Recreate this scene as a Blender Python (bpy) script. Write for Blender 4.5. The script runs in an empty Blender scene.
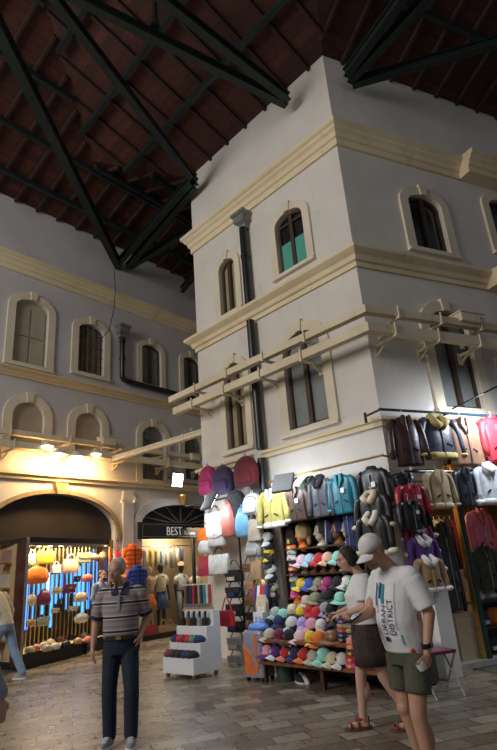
import bpy, bmesh, math, random
from mathutils import Vector, Matrix, noise
random.seed(7)
PI = math.pi
C = bpy.context.scene.collection
# ------------------------------------------------------------------ camera numbers
H = 1.52
FPX = 540.0
F_ = Vector((0.0, 0.94102769, 0.33832956))
R_ = Vector((0.99701687, 0.02611359, -0.07263217))
U_ = Vector((0.07718389, -0.33732028, 0.93822048))
CAMP = Vector((0, 0, H))
def ray(x, y): return F_ + R_*((x-248.5)/FPX) - U_*((y-375)/FPX)
def zplane(x, y, z=0.0):
    d = ray(x, y); return CAMP + d*((z-H)/d.z)
# ------------------------------------------------------------------ the three facades
class Frame:
    """right-handed frame: x runs to the right along the facade, y into it, z up"""
    def __init__(s, o, ax):
        s.o = Vector((o[0], o[1], 0)); s.x = Vector((ax[0], ax[1], 0)).normalized()
        s.y = Vector((0, 0, 1)).cross(s.x); s.rz = math.atan2(s.x.y, s.x.x)
    def w(s, x, out=0.0, z=0.0): return s.o + s.x*x - s.y*out + Vector((0, 0, z))
    def at(s, px, py, out=0.0):
        d = ray(px, py); o = s.o - s.y*out
        t = ((o-CAMP).dot(s.y))/d.dot(s.y); p = CAMP + d*t
        return (p-s.o).dot(s.x), p.z
    def pt(s, px, py, out=0.0):
        x, z = s.at(px, py, out); return s.w(x, out, z)
    def loc(s, p): return (p-s.o).dot(s.x), -(p-s.o).dot(s.y)
aL, aR, aW = math.radians(-43.53983667), math.radians(64.94157629), math.radians(39.64202238)
B0 = (2.01642859, 8.24555269)
FL = Frame(B0, (-math.sin(aL), -math.cos(aL)))
FR = Frame(B0, (math.sin(aR), math.cos(aR)))
FW = Frame((-3.31, 15.0), (math.sin(aW), math.cos(aW)))
LL = 4.57          # length of the left face of the middle block
ZE = 11.3          # eaves
# ------------------------------------------------------------------ materials
MATS = {}
def _nt(name):
    m = bpy.data.materials.new(name); m.use_nodes = True
    nt = m.node_tree; return m, nt, nt.nodes['Principled BSDF']
def mat(name, col, rough=0.6, metal=0.0, var=0.12, scale=6.0, bump=0.0, sheen=0.0, coat=0.0, emit=None, es=0.0):
    if name in MATS: return MATS[name]
    m, nt, b = _nt(name); N = nt.nodes; Lk = nt.links
    b.inputs['Roughness'].default_value = rough; b.inputs['Metallic'].default_value = metal
    b.inputs['Sheen Weight'].default_value = sheen; b.inputs['Coat Weight'].default_value = coat
    tc = N.new('ShaderNodeTexCoord'); no = N.new('ShaderNodeTexNoise')
    no.inputs['Scale'].default_value = scale; no.inputs['Detail'].default_value = 4
    Lk.new(tc.outputs['Object'], no.inputs['Vector'])
    cr = N.new('ShaderNodeValToRGB'); e = cr.color_ramp.elements
    e[0].position = .3; e[1].position = .7
    e[0].color = (*[max(0, c*(1-var)) for c in col], 1); e[1].color = (*[min(1, c*(1+var)) for c in col], 1)
    Lk.new(no.outputs['Fac'], cr.inputs['Fac']); Lk.new(cr.outputs['Color'], b.inputs['Base Color'])
    if bump:
        bp = N.new('ShaderNodeBump'); bp.inputs['Strength'].default_value = bump; bp.inputs['Distance'].default_value = .02
        Lk.new(no.outputs['Fac'], bp.inputs['Height']); Lk.new(bp.outputs['Normal'], b.inputs['Normal'])
    if emit:
        b.inputs['Emission Color'].default_value = (*emit, 1); b.inputs['Emission Strength'].default_value = es
    MATS[name] = m; return m
def cloth(name, col, **k): return mat('cloth_'+name, col, rough=.85, var=.15, scale=14, sheen=.1, bump=.15, **k)
def leather(name, col): return mat('leather_'+name, col, rough=.38, var=.2, scale=9, bump=.25)
def plaster(name, c1, c2, stain=(.35, .3, .22), amt=.35):
    m, nt, b = _nt(name); N = nt.nodes; Lk = nt.links
    b.inputs['Roughness'].default_value = .85
    tc = N.new('ShaderNodeTexCoord')
    n1 = N.new('ShaderNodeTexNoise'); n1.inputs['Scale'].default_value = .9; n1.inputs['Detail'].default_value = 7
    n2 = N.new('ShaderNodeTexNoise'); n2.inputs['Scale'].default_value = 3.5; n2.inputs['Detail'].default_value = 9; n2.inputs['Roughness'].default_value = .7
    n3 = N.new('ShaderNodeTexNoise'); n3.inputs['Scale'].default_value = 22; n3.inputs['Detail'].default_value = 6
    mp = N.new('ShaderNodeMapping'); mp.inputs['Scale'].default_value = (1, 1, .35)
    for n in (n1, n3): Lk.new(tc.outputs['Object'], n.inputs['Vector'])
    Lk.new(tc.outputs['Object'], mp.inputs['Vector']); Lk.new(mp.outputs['Vector'], n2.inputs['Vector'])
    cr = N.new('ShaderNodeValToRGB'); cr.color_ramp.elements[0].position = .35; cr.color_ramp.elements[1].position = .65
    cr.color_ramp.elements[0].color = (*c1, 1); cr.color_ramp.elements[1].color = (*c2, 1)
    Lk.new(n1.outputs['Fac'], cr.inputs['Fac'])
    c3 = N.new('ShaderNodeValToRGB'); c3.color_ramp.elements[0].position = .56; c3.color_ramp.elements[1].position = .78
    c3.color_ramp.elements[0].color = (0, 0, 0, 1); c3.color_ramp.elements[1].color = (amt, amt, amt, 1)
    Lk.new(n2.outputs['Fac'], c3.inputs['Fac'])
    mx = N.new('ShaderNodeMix'); mx.data_type = 'RGBA'
    Lk.new(c3.outputs['Color'], mx.inputs[0]); Lk.new(cr.outputs['Color'], mx.inputs[6]); mx.inputs[7].default_value = (*stain, 1)
    Lk.new(mx.outputs[2], b.inputs['Base Color'])
    bp = N.new('ShaderNodeBump'); bp.inputs['Strength'].default_value = .25; bp.inputs['Distance'].default_value = .01
    Lk.new(n3.outputs['Fac'], bp.inputs['Height']); Lk.new(bp.outputs['Normal'], b.inputs['Normal'])
    MATS[name] = m; return m
def glow(name, col, s):
    m, nt, b = _nt(name); N = nt.nodes
    e = N.new('ShaderNodeEmission'); e.inputs['Color'].default_value = (*col, 1); e.inputs['Strength'].default_value = s
    nt.links.new(e.outputs[0], N['Material Output'].inputs['Surface']); MATS[name] = m; return m
def glassmat():
    m, nt, b = _nt('clear_glass'); N = nt.nodes
    tr = N.new('ShaderNodeBsdfTransparent'); gl = N.new('ShaderNodeBsdfGlossy'); gl.inputs['Roughness'].default_value = .03
    mx = N.new('ShaderNodeMixShader'); mx.inputs[0].default_value = .05
    nt.links.new(tr.outputs[0], mx.inputs[1]); nt.links.new(gl.outputs[0], mx.inputs[2])
    nt.links.new(mx.outputs[0], N['Material Output'].inputs['Surface']); return m
def stripes(name, cols, axis='Z', period=1.0, rough=.85, off=0.0):
    """hard bands of colour along one object axis: cols = [(start 0..1, colour)]"""
    m, nt, b = _nt(name); N = nt.nodes; Lk = nt.links
    b.inputs['Roughness'].default_value = rough
    tc = N.new('ShaderNodeTexCoord'); sp = N.new('ShaderNodeSeparateXYZ'); Lk.new(tc.outputs['Object'], sp.inputs[0])
    a = N.new('ShaderNodeMath'); a.operation = 'MULTIPLY_ADD'; a.inputs[1].default_value = 1/period; a.inputs[2].default_value = off
    f = N.new('ShaderNodeMath'); f.operation = 'FRACT'
    Lk.new(sp.outputs[axis], a.inputs[0]); Lk.new(a.outputs[0], f.inputs[0])
    cr = N.new('ShaderNodeValToRGB'); cr.color_ramp.interpolation = 'CONSTANT'
    e = cr.color_ramp.elements
    e[0].position = cols[0][0]; e[0].color = (*cols[0][1], 1)
    e[1].position = cols[1][0]; e[1].color = (*cols[1][1], 1)
    for p, c in cols[2:]:
        q = e.new(p); q.color = (*c, 1)
    Lk.new(f.outputs[0], cr.inputs['Fac']); Lk.new(cr.outputs['Color'], b.inputs['Base Color'])
    MATS[name] = m; return m
PL = plaster('plaster_wall', (.62, .58, .53), (.70, .66, .61), (.42, .36, .29), .4)
PLW = plaster('plaster_wall_lilac', (.50, .48, .49), (.58, .56, .56), (.36, .32, .28), .4)
TRIM = plaster('cream_stone_trim', (.66, .54, .35), (.76, .65, .45), (.36, .24, .12), .6)
TRIM2 = plaster('pale_stone_surround', (.64, .56, .42), (.72, .65, .52), (.4, .32, .2), .4)
STEEL = mat('dark_green_steel', (.018, .03, .028), rough=.45, metal=.3)
DARKWOOD = mat('dark_brown_wood', (.055, .03, .018), rough=.5, var=.3)
BLACKP = mat('black_paint', (.012, .012, .013), rough=.35)
BROWNBOARD = mat('dark_brown_board', (.028, .021, .017), rough=.55, var=.25, scale=2)
FROST = mat('frosted_grey_pane', (.22, .24, .23), rough=.22, var=.12, scale=2)
DPANE = mat('dark_window_pane', (.02, .022, .022), rough=.12, var=.3, scale=3)
BEIGEP = mat('beige_blind_panel', (.38, .33, .25), rough=.8, var=.1, scale=2)
OCHRE = mat('ochre_pane', (.33, .29, .17), rough=.4, var=.12, scale=2)
GREENM = stripes('green_mesh_screen', [(0, (.02, .16, .12)), (.3, (.10, .42, .33))], 'Z', .05)
GLASS = glassmat()
WHITEP = mat('white_paint', (.78, .78, .76), rough=.45, var=.04)
GREYM = mat('grey_metal', (.3, .3, .31), rough=.4, metal=.6)
CHROME = mat('chrome', (.6, .6, .62), rough=.22, metal=1.0)
GOLD = mat('gold_metal', (.75, .52, .2), rough=.3, metal=.9)
REDWOOD = mat('reddish_shelf_wood', (.22, .075, .035), rough=.5, var=.25, scale=3)
WOOD = mat('light_wood', (.42, .26, .12), rough=.6, var=.25, scale=5)
# ------------------------------------------------------------------ mesh builder
class MB:
    def __init__(s): s.v = []; s.f = []; s.mi = []; s.cur = 0
    def add(s, vs, fs):
        b = len(s.v); s.v += [tuple(v) for v in vs]
        for f in fs: s.f.append(tuple(i+b for i in f)); s.mi.append(s.cur)
        return s
    def m(s, i): s.cur = i; return s
    def box(s, x0, x1, y0, y1, z0, z1):
        vs = [(x, y, z) for z in (z0, z1) for y in (y0, y1) for x in (x0, x1)]
        return s.add(vs, [(0, 2, 3, 1), (4, 5, 7, 6), (0, 1, 5, 4), (2, 6, 7, 3), (0, 4, 6, 2), (1, 3, 7, 5)])
    def cbox(s, c, sz, rot=None):
        c = Vector(c); hx, hy, hz = sz[0]/2, sz[1]/2, sz[2]/2
        vs = [Vector((x, y, z)) for z in (-hz, hz) for y in (-hy, hy) for x in (-hx, hx)]
        if rot is not None: vs = [rot @ v for v in vs]
        return s.add([v+c for v in vs], [(0, 2, 3, 1), (4, 5, 7, 6), (0, 1, 5, 4), (2, 6, 7, 3), (0, 4, 6, 2), (1, 3, 7, 5)])
    def prism(s, pts, a, b, plane='xz'):
        n = len(pts)
        if plane == 'xz': P = lambda p, t: (p[0], t, p[1])
        elif plane == 'xy': P = lambda p, t: (p[0], p[1], t)
        else: P = lambda p, t: (t, p[0], p[1])
        vs = [P(p, a) for p in pts] + [P(p, b) for p in pts]
        return s.add(vs, [tuple(range(n-1, -1, -1)), tuple(range(n, 2*n))] + [(i, (i+1) % n, n+(i+1) % n, n+i) for i in range(n)])
    def loft(s, rings, caps=True, closed=True):
        n = len(rings[0]); vs = [p for r in rings for p in r]; fs = []
        for k in range(len(rings)-1):
            for i in range(n if closed else n-1):
                j = (i+1) % n; fs.append((k*n+i, k*n+j, (k+1)*n+j, (k+1)*n+i))
        if caps and closed:
            fs.append(tuple(range(n-1, -1, -1))); fs.append(tuple(range((len(rings)-1)*n, len(rings)*n)))
        return s.add(vs, fs)
    def tube(s, pts, r, n=8, caps=True):
        pts = [Vector(p) for p in pts]; rs = r if isinstance(r, (list, tuple)) else [r]*len(pts)
        rings = []; up = None
        for i, p in enumerate(pts):
            d = (pts[min(i+1, len(pts)-1)] - pts[max(i-1, 0)])
            if d.length < 1e-9: d = Vector((0, 0, 1))
            d.normalize()
            if up is None: up = Vector((0, 0, 1)) if abs(d.z) < .9 else Vector((1, 0, 0))
            a = d.cross(up)
            if a.length < 1e-6: a = d.cross(Vector((0, 1, 0)))
            a.normalize(); b = a.cross(d).normalized(); up = b
            rings.append([p + (a*math.cos(2*PI*k/n) + b*math.sin(2*PI*k/n))*rs[i] for k in range(n)])
        return s.loft(rings, caps)
    def beam(s, a, b, w, h):
        a = Vector(a); b = Vector(b); d = (b-a).normalized()
        sd = d.cross(Vector((0, 0, 1)));  sd = sd.normalized() if sd.length > 1e-5 else Vector((1, 0, 0))
        u = sd.cross(d).normalized()
        R = lambda p: [p+sd*w/2+u*h/2, p-sd*w/2+u*h/2, p-sd*w/2-u*h/2, p+sd*w/2-u*h/2]
        return s.loft([R(a), R(b)])
    def ell(s, c, r, n=14, m=9, rot=None):
        c = Vector(c); rings = []
        for j in range(1, m):
            t = PI*j/m; ring = []
            for i in range(n):
                a = 2*PI*i/n; v = Vector((r[0]*math.sin(t)*math.cos(a), r[1]*math.sin(t)*math.sin(a), r[2]*math.cos(t)))
                ring.append(c + (rot @ v if rot is not None else v))
            rings.append(ring)
        top = Vector((0, 0, r[2])); bot = -top
        if rot is not None: top = rot @ top; bot = rot @ bot
        b = len(s.v); s.loft(rings, caps=False)
        s.v += [tuple(c+top), tuple(c+bot)]; ti = len(s.v)-2; bi = ti+1; L0 = b+(m-2)*n
        for i in range(n):
            j = (i+1) % n
            s.f.append((ti, b+j, b+i)); s.mi.append(s.cur); s.f.append((bi, L0+i, L0+j)); s.mi.append(s.cur)
        return s
    def cap(s, a, b, ra, rb, n=12, flat=False):
        """tapered limb segment between two joints, with round (or flat) ends"""
        a = Vector(a); b = Vector(b); d = (b-a); L = d.length; d.normalize()
        pts = []; rs = []
        if not flat:
            for t in (80, 50, 25): pts.append(a - d*ra*math.sin(math.radians(t))); rs.append(ra*math.cos(math.radians(t)))
        pts += [a, b]; rs += [ra, rb]
        if not flat:
            for t in (25, 50, 80): pts.append(b + d*rb*math.sin(math.radians(t))); rs.append(rb*math.cos(math.radians(t)))
        return s.tube(pts, rs, n)
    def limb(s, pts, rs, n=12):
        for i in range(len(pts)-1): s.cap(pts[i], pts[i+1], rs[i], rs[i+1], n)
        return s
    def build(s, name, mats, parent=None, loc=None, rz=None, smooth=False, bevel=0, sub=0, weld=False):
        me = bpy.data.meshes.new(name); me.from_pydata(s.v, [], s.f); 
        if not isinstance(mats, (list, tuple)): mats = [mats]
        for m in mats: me.materials.append(m)
        for p, i in zip(me.polygons, s.mi): p.material_index = min(i, len(mats)-1)
        bm = bmesh.new(); bm.from_mesh(me)
        if weld: bmesh.ops.remove_doubles(bm, verts=bm.verts, dist=1e-5)
        bmesh.ops.recalc_face_normals(bm, faces=bm.faces); bm.to_mesh(me); bm.free()
        if smooth:
            for p in me.polygons: p.use_smooth = True
            if smooth == 'auto':
                try: me.set_sharp_from_angle(angle=math.radians(40))
                except Exception: pass
        o = bpy.data.objects.new(name, me); C.objects.link(o)
        if parent is not None: o.parent = parent
        if loc is not None: o.location = loc
        if rz is not None: o.rotation_euler = (0, 0, rz)
        if bevel:
            b = o.modifiers.new('bevel', 'BEVEL'); b.width = bevel; b.segments = 2; b.limit_method = 'ANGLE'
        if sub:
            b = o.modifiers.new('sub', 'SUBSURF'); b.levels = sub; b.render_levels = sub
        return o
def thing(name, label, cat, loc, rz=0.0, group=None):
    o = bpy.data.objects.new(name, None); C.objects.link(o); o.empty_display_size = .1
    o.location = loc; o.rotation_euler = (0, 0, rz); tag(o, label, cat, group); return o
def tag(o, label, cat, group=None):
    o['label'] = label; o['category'] = cat
    if group: o['group'] = group
    return o
def struct(o): o['kind'] = 'structure'; return o
def dup(root, loc, rz, label, group=None, scale=None, recolor=None):
    """copy of a thing with its parts; recolor = {part name stem: material}"""
    r = root.copy(); C.objects.link(r); r.location = loc; r.rotation_euler = (0, 0, rz); r['label'] = label
    if group: r['group'] = group
    if scale is not None: r.scale = scale if isinstance(scale, (tuple, list)) else (scale,)*3
    def paint(ob):
        k = ob.name.split('.')[0]
        if recolor and k in recolor:
            for i, sl in enumerate(ob.material_slots):
                if i == 0: sl.link = 'OBJECT'; sl.material = recolor[k]
    for ch in list(root.children):
        c = ch.copy(); C.objects.link(c); c.parent = r; paint(c)
        for g in list(ch.children):
            d = g.copy(); C.objects.link(d); d.parent = c; paint(d)
    return r
def remesh(o, voxel, it=4, fac=.5):
    m = o.modifiers.new('remesh', 'REMESH'); m.mode = 'VOXEL'; m.voxel_size = voxel; m.use_smooth_shade = True
    if it:
        s = o.modifiers.new('smooth', 'SMOOTH'); s.iterations = it; s.factor = fac
    return o
def plate(outer, holes, y0, y1):
    """slab in the xz plane between depths y0,y1 with openings; returns MB"""
    bm = bmesh.new(); loops = []
    for L in [outer]+holes:
        vs = [bm.verts.new((p[0], 0, p[1])) for p in L]
        es = [bm.edges.new((vs[i], vs[(i+1) % len(vs)])) for i in range(len(vs))]; loops.append(L)
    bmesh.ops.triangle_fill(bm, use_beauty=True, use_dissolve=False, edges=bm.edges[:])
    bm.verts.ensure_lookup_table(); idx = {v: i for i, v in enumerate(bm.verts)}
    P = [v.co.copy() for v in bm.verts]; T = [tuple(idx[v] for v in f.verts) for f in bm.faces]; bm.free()
    mb = MB(); mb.add([(p.x, y0, p.z) for p in P], T); mb.add([(p.x, y1, p.z) for p in P], T)
    for L in loops:
        n = len(L); mb.add([(p[0], y0, p[1]) for p in L]+[(p[0], y1, p[1]) for p in L], [(i, (i+1) % n, n+(i+1) % n, n+i) for i in range(n)])
    return mb
def arched(x0, x1, z0, z1, rise, n=10, flatness=1.0):
    """outline of an opening: z1 = springing, rise = height of the arch above it"""
    pts = [(x0, z0), (x1, z0), (x1, z1)]; cx = (x0+x1)/2; hw = (x1-x0)/2
    for i in range(1, n):
        a = PI*i/n; pts.append((cx+hw*math.cos(a), z1+rise*math.sin(a)**flatness))
    pts.append((x0, z1)); return pts
def sweep(name, path, profile, m, side=1):
    """moulding: profile (out, z) swept along a plan polyline of world points"""
    P = [Vector((p[0], p[1], 0)) for p in path]; rings = []
    for i, p in enumerate(P):
        ds = []
        if i > 0: ds.append((p-P[i-1]).normalized())
        if i < len(P)-1: ds.append((P[i+1]-p).normalized())
        ns = [Vector((d.y, -d.x, 0))*side for d in ds]
        nn = sum(ns, Vector()); nn.normalize(); k = 1/max(.3, nn.dot(ns[0]))
        rings.append([p+nn*k*o+Vector((0, 0, z)) for o, z in profile])
    return MB().loft(rings).build(name, m)
def fit(F, x0, y0, x1, y1, out):
    """pixel box on a facade-parallel plane -> (bottom centre point, width, height)"""
    xm, ym = (x0+x1)/2, (y0+y1)/2
    xa, _ = F.at(x0, ym, out); xb, _ = F.at(x1, ym, out); xc, zt = F.at(xm, y0, out); _, zb = F.at(xm, y1, out)
    return F.w((xa+xb)/2, out, zb), abs(xb-xa), zt-zb
# ================================================================== floor
def floor_material():
    m, nt, b = _nt('stone_pavers'); N = nt.nodes; Lk = nt.links
    tc = N.new('ShaderNodeTexCoord'); mp = N.new('ShaderNodeMapping'); mp.inputs['Rotation'].default_value = (0, 0, -math.radians(18))
    Lk.new(tc.outputs['Object'], mp.inputs['Vector'])
    wn = N.new('ShaderNodeTexNoise'); wn.inputs['Scale'].default_value = 1.3
    Lk.new(mp.outputs['Vector'], wn.inputs['Vector'])
    ad = N.new('ShaderNodeMixRGB'); ad.blend_type = 'LINEAR_LIGHT'; ad.inputs['Fac'].default_value = .02
    Lk.new(mp.outputs['Vector'], ad.inputs['Color1']); Lk.new(wn.outputs['Color'], ad.inputs['Color2'])
    bt = N.new('ShaderNodeTexBrick'); bt.inputs['Scale'].default_value = 1.0; bt.inputs['Brick Width'].default_value = .36
    bt.inputs['Row Height'].default_value = .24; bt.inputs['Mortar Size'].default_value = .009; bt.inputs['Mortar Smooth'].default_value = .3
    bt.inputs['Color1'].default_value = (.12, .085, .055, 1); bt.inputs['Color2'].default_value = (.33, .29, .23, 1); bt.inputs['Mortar'].default_value = (.04, .034, .028, 1)
    bt.offset = .37; bt.squash = 1.7; bt.squash_frequency = 3; bt.inputs['Bias'].default_value = .05
    Lk.new(ad.outputs['Color'], bt.inputs['Vector'])
    n2 = N.new('ShaderNodeTexNoise'); n2.inputs['Scale'].default_value = 5; n2.inputs['Detail'].default_value = 8; n2.inputs['Roughness'].default_value = .7
    Lk.new(tc.outputs['Object'], n2.inputs['Vector'])
    mu = N.new('ShaderNodeMixRGB'); mu.blend_type = 'OVERLAY'; mu.inputs['Fac'].default_value = .4
    Lk.new(bt.outputs['Color'], mu.inputs['Color1']); Lk.new(n2.outputs['Fac'], mu.inputs['Color2'])
    Lk.new(mu.outputs['Color'], b.inputs['Base Color'])
    rr = N.new('ShaderNodeMapRange'); rr.inputs['To Min'].default_value = .16; rr.inputs['To Max'].default_value = .42
    Lk.new(n2.outputs['Fac'], rr.inputs['Value']); Lk.new(rr.outputs['Result'], b.inputs['Roughness'])
    bp = N.new('ShaderNodeBump'); bp.inputs['Strength'].default_value = .5; bp.inputs['Distance'].default_value = .012
    mh = N.new('ShaderNodeMath'); mh.operation = 'MULTIPLY_ADD'; mh.inputs[1].default_value = -1.0
    Lk.new(bt.outputs['Fac'], mh.inputs[0]); Lk.new(n2.outputs['Fac'], mh.inputs[2])
    Lk.new(mh.outputs[0], bp.inputs['Height']); Lk.new(bp.outputs['Normal'], b.inputs['Normal'])
    return m
struct(MB().box(-22, 16, -8, 34, -.2, 0).build('floor', floor_material()))
# ================================================================== windows
WN = [0]; HOLES = {'L': [], 'R': [], 'W': []}
def px_open(F, l, r, b, t, rise, out=0.0):
    x0 = F.at(*l, out)[0]; x1 = F.at(*r, out)[0]; z0 = F.at(*b, out)[1]; zt = F.at(*t, out)[1]
    return x0, x1, z0, zt-rise, rise
def window(F, key, op, sw, kind, depth=.10, sill=True, y_off=0.0, frame_m=None, pane_m=None):
    x0, x1, z0, z1, rise = op; WN[0] += 1
    HOLES[key].append(arched(x0, x1, z0, z1, rise))
    cx = (x0+x1)/2; root = bpy.data.objects.new('window_%d' % WN[0], None); C.objects.link(root); struct(root)
    root.location = F.w(cx, 0, z0); root.rotation_euler = (0, 0, F.rz)
    hw = (x1-x0)/2; hs = z1-z0
    o = arched(-hw-sw, hw+sw, -sw*.55, hs, rise+sw); i = arched(-hw, hw, 0, hs, rise)
    plate(o, [i], -.05, .01).build('surround', TRIM2, root)
    kz = hs+rise
    MB().prism([(-.07, kz+.0), (.07, kz+.0), (.1, kz+sw+.035), (-.1, kz+sw+.035)], -.08, .0).build('keystone', TRIM2, root)
    if sill: MB().box(-hw-sw*1.05, hw+sw*1.05, -.09, 0, -sw*.6, -sw*.6+.07).build('sill', TRIM2, root)
    fw = .055; fm = frame_m or DARKWOOD
    if kind in ('frost', 'green', 'dark'):
        pm = pane_m or {'frost': FROST, 'green': DPANE, 'dark': DPANE}[kind]
        plate(arched(-hw+.01, hw-.01, .01, hs, rise), [], depth, depth+.02).build('pane', pm, root)
        inn = arched(-hw+fw, hw-fw, fw, hs-.0, rise-fw)
        plate(arched(-hw+.002, hw-.002, .002, hs, rise), [inn], depth-.05, depth).build('window_frame', fm, root)
        MB().box(-.045, .045, depth-.07, depth, .02, hs+rise-.03).build('mullion', fm, root)
        if kind == 'green':
            for s in (-1, 1): MB().box(min(s*.05, s*(hw-.06)), max(s*.05, s*(hw-.06)), depth-.045, depth-.015, .05, hs*.62).build('green_screen', GREENM, root)
            MB().box(-hw+.04, hw-.04, depth-.06, depth, hs-.02, hs+.03).build('transom', fm, root)
    elif kind == 'panel':
        plate(arched(-hw+.002, hw-.002, 0, hs, rise), [], depth-.05, depth).build('blind_panel', BEIGEP, root)
    elif kind == 'shutter':
        plate(arched(-hw+.002, hw-.002, 0, hs, rise), [], depth-.02, depth).build('blind_panel', BEIGEP, root)
        for s in (-1, 1):
            for a, b2 in ((.04, hs*.47), (hs*.5, hs*1.0)): MB().box(min(s*.03, s*(hw-.06)), max(s*.03, s*(hw-.06)), depth-.05, depth-.02, a, b2).build('shutter_leaf', BEIGEP, root)
    elif kind in ('grille', 'boards'):
        plate(arched(-hw+.002, hw-.002, 0, hs, rise), [], depth, depth+.02).build('pane', pane_m or DPANE, root)
        if kind == 'boards':
            mb = MB(); n = 6
            for k in range(n):
                a = -hw+.03+(2*hw-.06)*k/n; mb.box(a, a+(2*hw-.06)/n-.02, depth-.03, depth, .02, hs+rise*math.sin(PI*(k+.5)/n)-.03)
            mb.build('boards', mat('old_grey_boards', (.16, .12, .085), var=.4, scale=7), root)
        mb = MB(); n = 5
        for k in range(1, n):
            a = -hw+2*hw*k/n; mb.tube([(a, depth-.08, 0), (a, depth-.08, hs+rise*math.sin(PI*k/n))], .011, 6)
        for k in range(1, 5): mb.tube([(-hw, depth-.08, (hs+rise*.6)*k/5), (hw, depth-.08, (hs+rise*.6)*k/5)], .009, 6)
        mb.build('iron_grille', mat('old_iron', (.10, .075, .05), rough=.6), root)
    return root
# middle block, left face
window(FL, 'L', px_open(FL, (278.2, 250), (306.4, 240), (293, 268), (290.6, 210.5), .22), .17, 'green')
window(FL, 'L', px_open(FL, (221.2, 292), (236.9, 286), (230.5, 312), (229, 259), .2), .17, 'frost', pane_m=OCHRE)
window(FL, 'L', px_open(FL, (288.6, 400), (326.5, 385), (311, 425), (305, 330), .35), .2, 'frost')
window(FL, 'L', px_open(FL, (228, 423), (247.3, 415), (239, 447.5), (238, 362), .3), .17, 'frost', pane_m=OCHRE)
# middle block, right face
window(FR, 'R', px_open(FR, (411, 223), (445.3, 234), (433, 250.7), (423, 197.5), .2), .2, 'dark')
window(FR, 'R', px_open(FR, (491, 220), (527, 232), (514, 254), (505, 203), .2), .2, 'dark')
window(FR, 'R', px_open(FR, (438, 375), (477, 378), (463, 408.5), (442, 312), .3), .2, 'frost')
# far left wall
window(FW, 'W', px_open(FW, (13.5, 332), (46.8, 341), (29, 364.5), (31, 301), .22), .2, 'shutter')
window(FW, 'W', px_open(FW, (77.6, 350), (103.3, 357), (90, 374), (90, 325), .2), .2, 'boards')
window(FW, 'W', px_open(FW, (141.3, 365), (160.5, 370), (150.5, 385), (150.5, 345.5), .18), .17, 'frost')
window(FW, 'W', px_open(FW, (183, 375), (199.5, 378), (191, 394), (191, 358), .18), .17, 'frost')
window(FW, 'W', px_open(FW, (10.9, 425), (43, 430), (27, 446), (25, 402), .35), .22, 'panel')
window(FW, 'W', px_open(FW, (74.4, 432), (101, 436), (87, 452), (87.5, 413.5), .3), .22, 'panel')
window(FW, 'W', px_open(FW, (141.5, 455), (164.5, 457), (153, 480), (152.5, 427), .3), .2, 'grille', pane_m=FROST)
window(FW, 'W', px_open(FW, (184, 458), (202, 460), (193, 480), (193.5, 436), .3), .2, 'grille', pane_m=FROST)
# ================================================================== walls
def wall(name, F, x0, x1, holes, m, z1=ZE, z0=0, y1=.4):
    return struct(plate([(x0, z0), (x1, z0), (x1, z1), (x0, z1)], holes, 0, y1).build(name, m, None, F.w(0), F.rz))
wall('wall_left', FW, -16, 16, HOLES['W']+[arched(-4.05, -.7, .001, 2.72, .86, 18), arched(.12, 3.25, .001, 2.9, .56, 18)], PLW)
wall('wall_center', FL, -LL, 0, HOLES['L'], PL)
SHOPX0, SHOPX1, SHOPZ = .40, 5.6, 2.42
wall('wall_right', FR, 0, 12, HOLES['R']+[[(SHOPX0, .001), (SHOPX1, .001), (SHOPX1, SHOPZ), (SHOPX0, SHOPZ)]], PL)
# hidden flank of the middle block, along the passage
E0 = FL.w(-LL); dW = Vector((math.sin(aW), math.cos(aW), 0))
fl = MB().box(0, 12, -.4, 0, 0, ZE).build('wall_back', PL, None, E0, math.atan2(dW.y, dW.x)); struct(fl)
# outer bay of the right face stands a little forward above the band
struct(MB().box(3.42, 12, -.22, 0, 6.35, ZE).build('wall_bay', PL, None, FR.w(0), FR.rz)) if False else None
# ================================================================== mouldings
TN = [0]
def trim(path, prof, m=None, side=1):
    TN[0] += 1; o = sweep('trim_%d' % TN[0], path, prof, m or TRIM, side); return struct(o)
EP = [E0+dW*6, E0, FL.w(0), FR.w(3.07)]
corn = lambda z: [(0, z), (.05, z), (.05, z+.14), (.09, z+.16), (.11, z+.25), (.17, z+.30), (.18, z+.34), (.24, z+.38), (.24, z+.46), (0, z+.5)]
band = lambda z: [(0, z), (.045, z), (.045, z+.09), (.09, z+.11), (.12, z+.19), (.2, z+.24), (.24, z+.27), (.24, z+.33), (0, z+.37)]
trim(EP, corn(8.97)); trim(EP, band(6.32))
R2 = [FR.w(3.42), FR.w(3.42, .26), FR.w(12, .26), FR.w(12)]
trim([FR.w(3.05, .26), FR.w(12, .26)], [(-.26, 8.97)]+corn(8.97)[1:-1]+[(-.26, 9.47)]); trim([FR.w(3.05, .26), FR.w(12, .26)], [(-.26, 6.32)]+band(6.32)[1:-1]+[(-.26, 6.69)])
ledge = lambda z, d=.13, h=.13: [(0, z), (d*.5, z), (d*.6, z+h*.5), (d, z+h*.6), (d, z+h), (0, z+h*1.15)]
trim([E0+dW*6, E0, FL.w(-2.95)], ledge(3.47)); trim([FL.w(-2.64), FL.w(0), FR.w(12)], ledge(3.47))
WP = [FW.w(-16), FW.w(16)]
zc = FW.at(0, 266.4)[1]; zb = FW.at(0, 373.5)[1]; zl = FW.at(0, 478)[1]
zct = FW.at(0, 243.1, .28)[1]; zbt = FW.at(0, 362, .2)[1]
def scaled(p, z, h): 
    k = h/(p[-1][1]-p[0][1]); return [(o, z+(q-p[0][1])*k) for o, q in p]
trim(WP, scaled(corn(0), zc, zct-zc)); trim(WP, scaled(band(0), zb, zbt-zb)); trim(WP, ledge(FW.at(60, 482)[1], .16, .16))
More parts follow.
